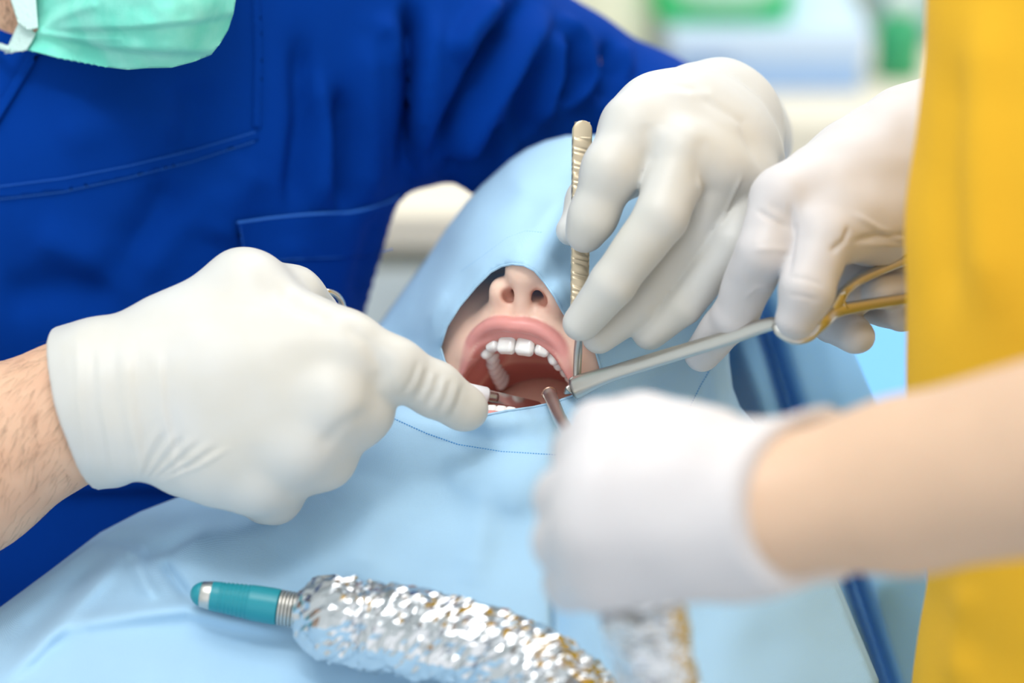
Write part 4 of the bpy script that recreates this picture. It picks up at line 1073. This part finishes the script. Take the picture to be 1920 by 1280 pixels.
V, Q = tube([A_ + ax_ * .5 - n_ * 1.2, A_ + ax_ * 5 - n_ * 1.2], [3.6, 3.9], 12, True, (n_, .6)); mobj('joint', V, Q, M_STEEL, twz)
for s_, nm in ((1.0, 'prong'), (-2.2, 'prong')):
    V, Q = tube(spline([B_ - ax_ * 4 + n_ * s_, B_ + ax_ * 8 + n_ * s_, (B_ + C_) / 2 + n_ * s_ * .8 + u_ * (.6 if s_ > 0 else -.9), C_ + n_ * s_ * .2 + u_ * (.5 if s_ > 0 else -.7)], 24), np.linspace(2.0, 1.0, 24), 10); mobj(nm, V, Q, M_STEEL, twz)

# ---- retractor with double-shank handle in the assistant's far hand
ret = thing('retractor', W(P(1075, 740, 8)), 'long steel cheek retractor with looped handle held by the white glove', 'retractor')
sh = spline([P(1076, 728, 11), P(1130, 706, 19), P(1250, 668, 35), P(1370, 632, 50), P(1448, 607, 60), P(1466, 622, 64), P(1490, 634, 66), P(1518, 628, 66), P(1540, 606, 66), P(1566, 584, 60), P(1620, 572, 54), P(1720, 556, 42), P(1800, 545, 34)], 110)
rr = np.interp(np.linspace(0, 1, 110), [0, .03, .1, .38, .46, .62, .7, .85, 1], [5.3, 5.0, 3.7, 3.0, 3.0, 2.5, 3.3, 2.6, 2.6])
V, Q = tube(sh, rr, 16, True, ((0.2, .3, 1), .62)); mobj('shaft', V, Q, M_STEEL, ret)
up = spline([P(1560, 584, 60), P(1574, 560, 58), P(1588, 542, 56), P(1620, 520, 50), P(1700, 486, 38), P(1800, 450, 26)], 50)
V, Q = tube(up, np.interp(np.linspace(0, 1, 50), [0, .2, .4, 1], [3.0, 3.0, 2.5, 2.5]), 14, True, ((0.2, .3, 1), .7)); mobj('upper_shank', V, Q, M_STEEL, ret)
a, t = sheet2d([(1545, 602), (1566, 584), (1590, 578), (1582, 560), (1590, 542), (1574, 548), (1556, 566)], [], 5); v = P_arr(a, np.full(len(a), 58.0)); o = mobj('web', v, orient(v, t), M_STEEL, ret); solid(o, .003, 0)
bl = spline([P(1082, 724, 11), P(1078, 724, 9), P(1074, 728, 7), P(1071, 734, 5)], 16); V, Q = tube(bl, np.linspace(5.0, 4.0, 16), 12, True, ((0.5, 0, 1), .3)); mobj('blade', V, Q, M_STEEL, ret)

# ---- flat retractor with finger ring in the dentist's right hand
flt = thing('mouth_retractor', W(P(960, 760, 6)), 'flat steel blade across the lower lip under the pointing gloved finger', 'retractor')
b0, b1 = P(872, 733, 2), P(1016, 764, -12); ax = b1 - b0; L = np.linalg.norm(ax); ax /= L
nn = A3(0.05, .50, .86); nn -= ax * (nn @ ax); nn /= np.linalg.norm(nn); uu = np.cross(nn, ax)
V = []; Q = []
for i in range(41):
    s = i / 40; w = 3.4 * (1 - .25 * s) if s < .97 else 3.4 * .75 * (1 - (s - .97) * 20)
    for t in (-1, 1):
        for q in (-1, 1): V.append(b0 + ax * L * s + uu * (t * w) + nn * (q * .45 + 3 * 0 * s))
for i in range(40):
    a = i * 4
    for p, q in ((0, 1), (1, 3), (3, 2), (2, 0)): Q.append([a + p, a + q, a + 4 + q, a + 4 + p])
Q += [[0, 2, 3, 1], [160, 161, 163, 162]]
mobj('blade', np.array(V), Q, M_STEELD, flt, smooth=False)
V, Q = tube(spline([b0 + ax * 16, b0, P(800, 700, -6), P(720, 640, -18), P(655, 590, -22)], 40), 2.2, 12); mobj('shaft', V, Q, M_STEEL, flt)
V, Q = lathe([(0, 3.6), (1, 4), (9, 4), (10, 3.6)], b0 + ax * 1.0, ax, 24); mobj('collar', V, Q, mat('white_porcelain', lin(238, 240, 244), .3), flt)
rc = P(606, 592, -18); ring = [rc + 10.6 * (math.cos(t) * A3(.86, .15, -.48) + math.sin(t) * A3(0, 1, 0) * 1.05) for t in np.linspace(0, 2 * math.pi, 60)]
V, Q = tube(np.array(ring), 1.5, 12, False); mobj('finger_ring', V, Q, M_STEELD, flt)

# ---- suction tip and its foil-wrapped hose in the near hand
suc = thing('suction_tube', W(P(1200, 1290, 230)), 'curved steel suction tip reaching into the mouth with foil hose below near glove', 'suction tube')
pts = spline([P(1030, 738, 6), P(1036, 752, 14), P(1050, 785, 40), P(1070, 820, 90), P(1110, 880, 170), P(1165, 960, 214), P(1200, 1080, 222)], 60)
V, Q = tube(pts, np.interp(np.linspace(0, 1, 60), [0, .1, .5, 1], [2.9, 2.6, 2.6, 5]), 20, False); o = mobj('metal_tube', V, Q, M_STEEL, suc); solid(o, .0004, -1)
tdir = pts[1] - pts[0]; tdir /= np.linalg.norm(tdir); u1 = np.cross(tdir, [0, 1, 0]); u1 /= np.linalg.norm(u1); u2 = np.cross(tdir, u1)
V, Q = tube(np.array([pts[0] + 2.9 * (math.cos(t) * u1 + math.sin(t) * u2) for t in np.linspace(0, 2 * math.pi, 40)]), .75, 10, False); mobj('rim', V, Q, mat('copper_rim', lin(190, 150, 130), .25, metal=.9), suc)
def foil_tube(pts, rad, seed, nseg=70, ns=150, amp=2.2):
    V, Q = tube(pts, rad, nseg, True)
    rg = np.random.default_rng(seed); out = V.copy()
    c = np.repeat(pts, nseg, 0); n = V - c; n /= np.maximum(np.linalg.norm(n, axis=1), 1e-6)[:, None]
    def cells(scale, sd):
        o_ = np.zeros(len(V))
        for i, v in enumerate(V):
            d, _ = noise.voronoi(Vector(v) / scale + Vector((sd, sd, sd)), distance_metric='DISTANCE', exponent=2.5)
            o_[i] = d[1] - d[0]
        return o_
    D = amp * (1.2 - 1.9 * cells(22, seed)) + amp * .6 * (0.5 - 1.8 * cells(11, seed + 3)) + rg.normal(0, .16, len(V))
    V = V + rg.normal(0, .3, V.shape)
    D = np.where(np.repeat(np.arange(len(pts)) < 3, nseg), D * .4, D)
    return V + n * D[:, None], Q
pf = spline([P(1195, 1100, 222), P(1215, 1190, 216), P(1232, 1290, 205), P(1232, 1420, 212), P(1170, 1600, 222), rest(1050, 1780, 24, 232), P(900, 2050, 275), P(820, 2300, 300)], 170)
V, Q = foil_tube(pf, np.interp(np.linspace(0, 1, 170), [0, .06, 1], [8, 13, 12]), 5, 44); mobj('foil_wrap', V, Q, M_FOIL, suc, smooth=False)

# ---- teal handpiece lying on the drape, hose wrapped in foil
hpc = thing('dental_handpiece', W(P(440, 1130, 36)), 'teal handpiece with ribbed body, steel collar and crumpled foil hose on drape', 'handpiece')
h0, h1 = rest(357, 1110, 5.5), rest(524, 1138, 10.5); ax = h1 - h0; LH = np.linalg.norm(ax); ax /= LH
lift = on(cloth_bvh, [(440, 1125)])[0][2]
prof = [(0, .3), (.25, 1.6), (.9, 2.9), (2.0, 4.1), (3.4, 5.0), (5.0, 5.5)]
V, Q = lathe(prof, h0, ax); mobj('nose_cone', V, Q, M_TEAL, hpc)
V, Q = lathe([(4.6, 5.3), (5.0, 5.55), (9.2, 6.25), (9.6, 6.1)], h0, ax); mobj('metal_ring', V, Q, M_STEEL, hpc)
pr = []
for s in np.linspace(9.3, LH - .5, 120):
    r = 6.3 + 1.55 * math.sin(min(1, (s - 9.3) / (LH - 10)) * 1.75)
    if 13 < s < 26: r -= .42 * (0.5 + .5 * math.cos((s - 13) / 1.85 * 2 * math.pi))
    pr.append((s, r))
V, Q = lathe(pr, h0, ax, 48); mobj('body', V, Q, M_TEAL, hpc)
for i in range(7):
    c = h0 + ax * (LH + .6 + i * 1.55); u1 = np.cross(ax, [0, 0, 1.]); u1 /= np.linalg.norm(u1); u2 = np.cross(ax, u1)
    V, Q = tube(np.array([c + 7.0 * (math.cos(t) * u1 + math.sin(t) * u2) for t in np.linspace(0, 2 * math.pi, 48)]), .78, 8, False); mobj('spring_coil', V, Q, M_STEEL, hpc)
V, Q = lathe([(LH - .5, 6.9), (LH + 13, 6.8)], h0, ax, 32); mobj('spring_core', V, Q, M_STEELD, hpc)
e0 = h0 + ax * (LH + 11)
pf = spline([e0, e0 + ax * 9 + A3(0, 0, 2)] + [rest(a, b, 23.5) for a, b in ((640, 1162), (700, 1174), (800, 1194), (900, 1220), (1000, 1262), (1060, 1304), (1110, 1360), (1180, 1480), (1320, 1640))] + [P(1500, 1840, 222), P(1640, 2050, 240)], 150)
V, Q = foil_tube(pf, np.interp(np.linspace(0, 1, 150), [0, .012, .035, .06, .16, .34, 1], [7.4, 10, 13.5, 13.2, 15, 16.2, 15]), 2, 44, amp=3.0); mobj('foil_wrap', V, Q, M_FOIL, hpc, smooth=False)
# ================================================================== dental chair and stool
chair = thing('dental_chair', (-0.02, -0.35, 0.0), 'sky blue vinyl dental chair carrying the patient', 'chair')
def rbox(name, c, half, m, parent, tilt=0.0, bev=.03):
    V, Q = boxw(-np.array(half), np.array(half), bev); R = rot('X', tilt)
    return mobj(name, V @ R.T + np.array(c), Q, m, parent, world=True)
rbox('backrest', (0.03, -0.29, 0.475), (.17, .30, .045), M_VINYL, chair, 20)
rbox('headrest', (0.02, 0.20, 0.765), (.11, .10, .03), M_VINYL, chair, 25)
rbox('headrest_bar', (0.02, 0.08, 0.62), (.03, .14, .012), M_METAL, chair, 20, .005)
rbox('seat', (-0.04, -0.85, 0.40), (.25, .34, .05), M_VINYL, chair, -2)
rbox('leg_rest', (-0.10, -1.40, 0.33), (.24, .25, .045), M_VINYL, chair, 14)
rbox('column', (-0.04, -0.75, 0.20), (.12, .14, .16), M_CABW, chair, 0)
rbox('base', (-0.04, -0.70, 0.03), (.24, .42, .03), M_CABW, chair, 0, .015)
stool = thing('stool', (-0.27, 0.42, 0.0), 'round dark stool the dentist sits on', 'stool')
def disc(name, c, prof, m, parent, seg=40):
    V = []; Q = []
    for r, z in prof:
        for j in range(seg): t = 2 * math.pi * j / seg; V.append((c[0] + r * math.cos(t), c[1] + r * math.sin(t), c[2] + z))
    for i in range(len(prof) - 1):
        for j in range(seg): k = (j + 1) % seg; Q.append([i * seg + j, i * seg + k, (i + 1) * seg + k, (i + 1) * seg + j])
    Q.append(list(range(seg))[::-1]); Q.append([(len(prof) - 1) * seg + j for j in range(seg)])
    return mobj(name, np.array(V), Q, m, parent, world=True)
disc('cushion', (-0.27, .42, .37), [(.16, 0), (.19, .015), (.19, .06), (.16, .08)], mat('charcoal_vinyl', lin(40, 44, 52), .5), stool)
disc('post', (-0.27, .42, .06), [(.03, 0), (.03, .31)], M_METAL, stool)
disc('base', (-0.27, .42, .0), [(.22, 0), (.22, .02), (.05, .06)], M_METAL, stool)

# ================================================================== counter behind
unit = thing('counter', (0.95, 1.5, 0.0), 'long cream-topped counter with pale cabinet fronts along the back', 'counter')
CX0, CX1, CY0, CY1, CH = -0.05, 1.95, 1.20, 1.79, 0.70
V, Q = boxw((CX0 - .01, CY0 - .03, CH - .045), (CX1 + .01, CY1, CH), .006); mobj('worktop', V, Q, M_CREAM, unit, world=True, smooth=False)
V, Q = boxw((CX0, CY0 + .02, .08), (CX1, CY1, CH - .045), 0); mobj('carcass', V, Q, M_CABW, unit, world=True, smooth=False)
V, Q = boxw((CX0 + .02, CY0 + .06, 0), (CX1 - .02, CY1, .08), 0); mobj('plinth', V, Q, M_GREYT, unit, world=True, smooth=False)
nd = 5; wd = (CX1 - CX0) / nd
M_BLUEF = mat('blue_grey_front', lin(186, 204, 232), .45)
for i in range(nd):
    V, Q = boxw((CX0 + i * wd + .004, CY0, .09), (CX0 + (i + 1) * wd - .004, CY0 + .02, CH - .06), .003); d = mobj('door', V, Q, M_CABW if i < 1 else M_BLUEF, unit, world=True, smooth=False)
    V, Q = boxw((CX0 + i * wd + .14, CY0 - .03, CH - .14), (CX0 + (i + 1) * wd - .14, CY0 - .018, CH - .125), .003); mobj('handle', V, Q, M_METAL, d, world=True, smooth=False)
def pos(a, b, y):     # point on the counter area seen at pixel a,b at world depth y
    eye = W([0, 0, D0]); q = W(P(a, b, 0)) - eye; return eye + q * ((y - eye[1]) / q[1])
# pale blue case with the green tub above it
Y = 1.27; l = pos(1262, 190, Y); r = pos(1622, 60, Y)
case = thing('storage_case', ((l[0] + r[0]) / 2, Y, CH), 'pale blue case standing on the counter below the green tub', 'case')
tz = r[2]
V, Q = boxw((l[0], Y, CH), (r[0], Y + .2, tz), .008); mobj('shell', V, Q, M_BLUEP, case, world=True, smooth=False)
V, Q = boxw((l[0] - .004, Y - .004, tz - .03), (r[0] + .004, Y + .204, tz), .006); mobj('lid', V + A3(0, 0, .003), Q, mat('ice_blue_plastic', lin(206, 224, 244), .5), case, world=True, smooth=False)
V, Q = boxw((l[0], Y - .012, CH + .03), (l[0] + .05, Y, tz - .05), .004); mobj('latch', V, Q, mat('slate_blue_plastic', lin(130, 165, 205), .5), case, world=True, smooth=False)
l = pos(1228, 45, Y + .03); r = pos(1494, -160, Y + .03)
tub = thing('tub', ((l[0] + r[0]) / 2, Y + .1, tz), 'bright green rounded tub with pale oval panel on top of the case', 'tub')
V, Q = boxw((l[0], Y + .02, tz), (r[0], Y + .19, r[2]), .022); mobj('shell', V, Q, M_GREENP, tub, world=True, smooth=False)
cx, cz = (l[0] + r[0]) / 2, pos(1350, -10, Y + .02)[2]
V = []; Q = []
for q_, yy in ((0, Y + .019), (1, Y + .012)):
    for j in range(40): t = 2 * math.pi * j / 40; V.append((cx + .055 * (1 - .05 * q_) * math.copysign(abs(math.cos(t)) ** .7, math.cos(t)), yy, cz + .026 * (1 - .05 * q_) * math.sin(t) + .012))
for j in range(40): Q.append([j, (j + 1) % 40, 40 + (j + 1) % 40, 40 + j])
Q.append(list(range(40))[::-1]); Q.append(list(range(40, 80))); mobj('panel', np.array(V), Q, M_PALEG, tub, world=True)
# grey-teal rack with green bottle
l = pos(1640, 190, 1.45); r = pos(1800, -120, 1.45)
rack = thing('cabinet', ((l[0] + r[0]) / 2, 1.55, CH), 'grey teal cabinet on the counter by the yellow tunic', 'cabinet')
V, Q = boxw((l[0], 1.45, CH), (r[0], 1.68, r[2]), .006); mobj('body', V, Q, M_GREYT, rack, world=True, smooth=False)
V, Q = boxw((l[0] + .012, 1.44, CH + .02), (r[0] - .012, 1.452, r[2] - .02), .004); d = mobj('door', V, Q, mat('grey_teal_front', lin(176, 200, 204), .5), rack, world=True, smooth=False)
V, Q = boxw((l[0] + .02, 1.425, CH + .16), (l[0] + .03, 1.44, CH + .22), .003); mobj('handle', V, Q, M_METAL, d, world=True, smooth=False)
b = pos(1680, 170, 1.33)
bot = thing('bottle', (b[0], 1.33, CH), 'small green bottle in front of the grey teal cabinet', 'bottle')
disc('body', (b[0], 1.33, CH), [(.020, 0), (.024, .004), (.024, .05), (.018, .062), (.010, .068)], M_GREEND, bot)
disc('cap', (b[0], 1.33, CH + .066), [(.012, 0), (.012, .018), (.010, .02)], M_CABW, bot)
# cream jar post at the left of the case
l = pos(1130, 190, 1.36); r = pos(1190, -150, 1.36)
jar = thing('dispenser', ((l[0] + r[0]) / 2, 1.36, CH), 'tall cream dispenser behind the blue sleeve', 'dispenser')
disc('body', ((l[0] + r[0]) / 2, 1.36, CH), [(.040, 0), (.043, .005), (.043, .16), (.036, .175)], mat('cream_plastic', lin(240, 240, 214), .4), jar)
disc('cap', ((l[0] + r[0]) / 2, 1.36, CH + .17), [(.030, 0), (.030, .03), (.02, .035)], M_CABW, jar)
# instrument table covered in sky blue beside the headrest
tab = thing('instrument_table', (0.36, 0.52, 0), 'sky blue instrument table beside the chair behind the white glove', 'table')
V, Q = boxw((.15, .32, .655), (.60, .74, .70), .012); mobj('top', V, Q, M_VINYL, tab, world=True, smooth=False)
disc('post', (.38, .53, .05), [(.025, 0), (.025, .61)], M_METAL, tab, 16)
disc('base', (.38, .53, 0), [(.20, 0), (.20, .02), (.04, .05)], M_METAL, tab, 32)
# low drawer trolley seen through the gap under the arm
l = pos(720, 430, 0.80); r = pos(880, 390, 0.80)
TH_ = pos(800, 402, 0.80)[2]
trol = thing('trolley', ((l[0] + r[0]) / 2, 0.92, 0), 'low trolley with cream top seen under the blue sleeve', 'trolley')
V, Q = boxw((l[0] - .12, .80, TH_ - .03), (r[0] + .12, 1.16 - .2, TH_), .005); mobj('top', V, Q, M_CREAM, trol, world=True, smooth=False)
for i in range(4):
    V, Q = boxw((l[0] - .11, .81, TH_ - .045 - (i + 1) * .11), (r[0] + .11, .95, TH_ - .045 - i * .11 - .006), .004); d = mobj('drawer', V, Q, (M_CABW, M_CABW)[i % 2], trol, world=True, smooth=False)
    V, Q = boxw((l[0] + .05, .795, TH_ - .045 - i * .11 - .05), (r[0] - .05, .805, TH_ - .045 - i * .11 - .035), .003); mobj('handle', V, Q, M_GREYT, d, world=True, smooth=False)
bz = TH_ - .045 - 4 * .11
V, Q = boxw((l[0] - .11, .81, .05), (r[0] + .11, .95, bz), .004); mobj('base', V, Q, M_CABW, trol, world=True, smooth=False)
for s in (-.1, .1):
    for yy in (.84, .92): disc('caster', (((l[0] + r[0]) / 2) + s, yy, 0), [(.018, 0), (.022, .02), (.018, .052)], mat('charcoal_vinyl', lin(40, 44, 52), .5), trol, 16)

# ================================================================== lamps the room has
def fixture(x, y):
    t = thing('ceiling_lamp', (x, y, 2.56), 'square white ceiling lamp panel ' + ('above the chair' if y < 0 else 'above the back counter'), 'lamp')
    V, Q = boxw((x - .63, y - .63, 2.56), (x + .63, y + .63, 2.7), .004); mobj('housing', V, Q, M_WALL, t, world=True, smooth=False)
fixture(-0.3, -0.5); fixture(0.3, 1.05)
lamp = thing('operating_lamp', (-0.15, -0.55, 2.10), 'white operating lamp head hanging above the chair', 'lamp')
V, Q = boxw((-.33, -.69, 2.08), (.03, -.41, 2.16), .03); mobj('head', V, Q, M_CABW, lamp, world=True, smooth=False)
disc('arm', (-.15, -.55, 2.15), [(.02, 0), (.02, .56)], M_METAL, lamp, 16)
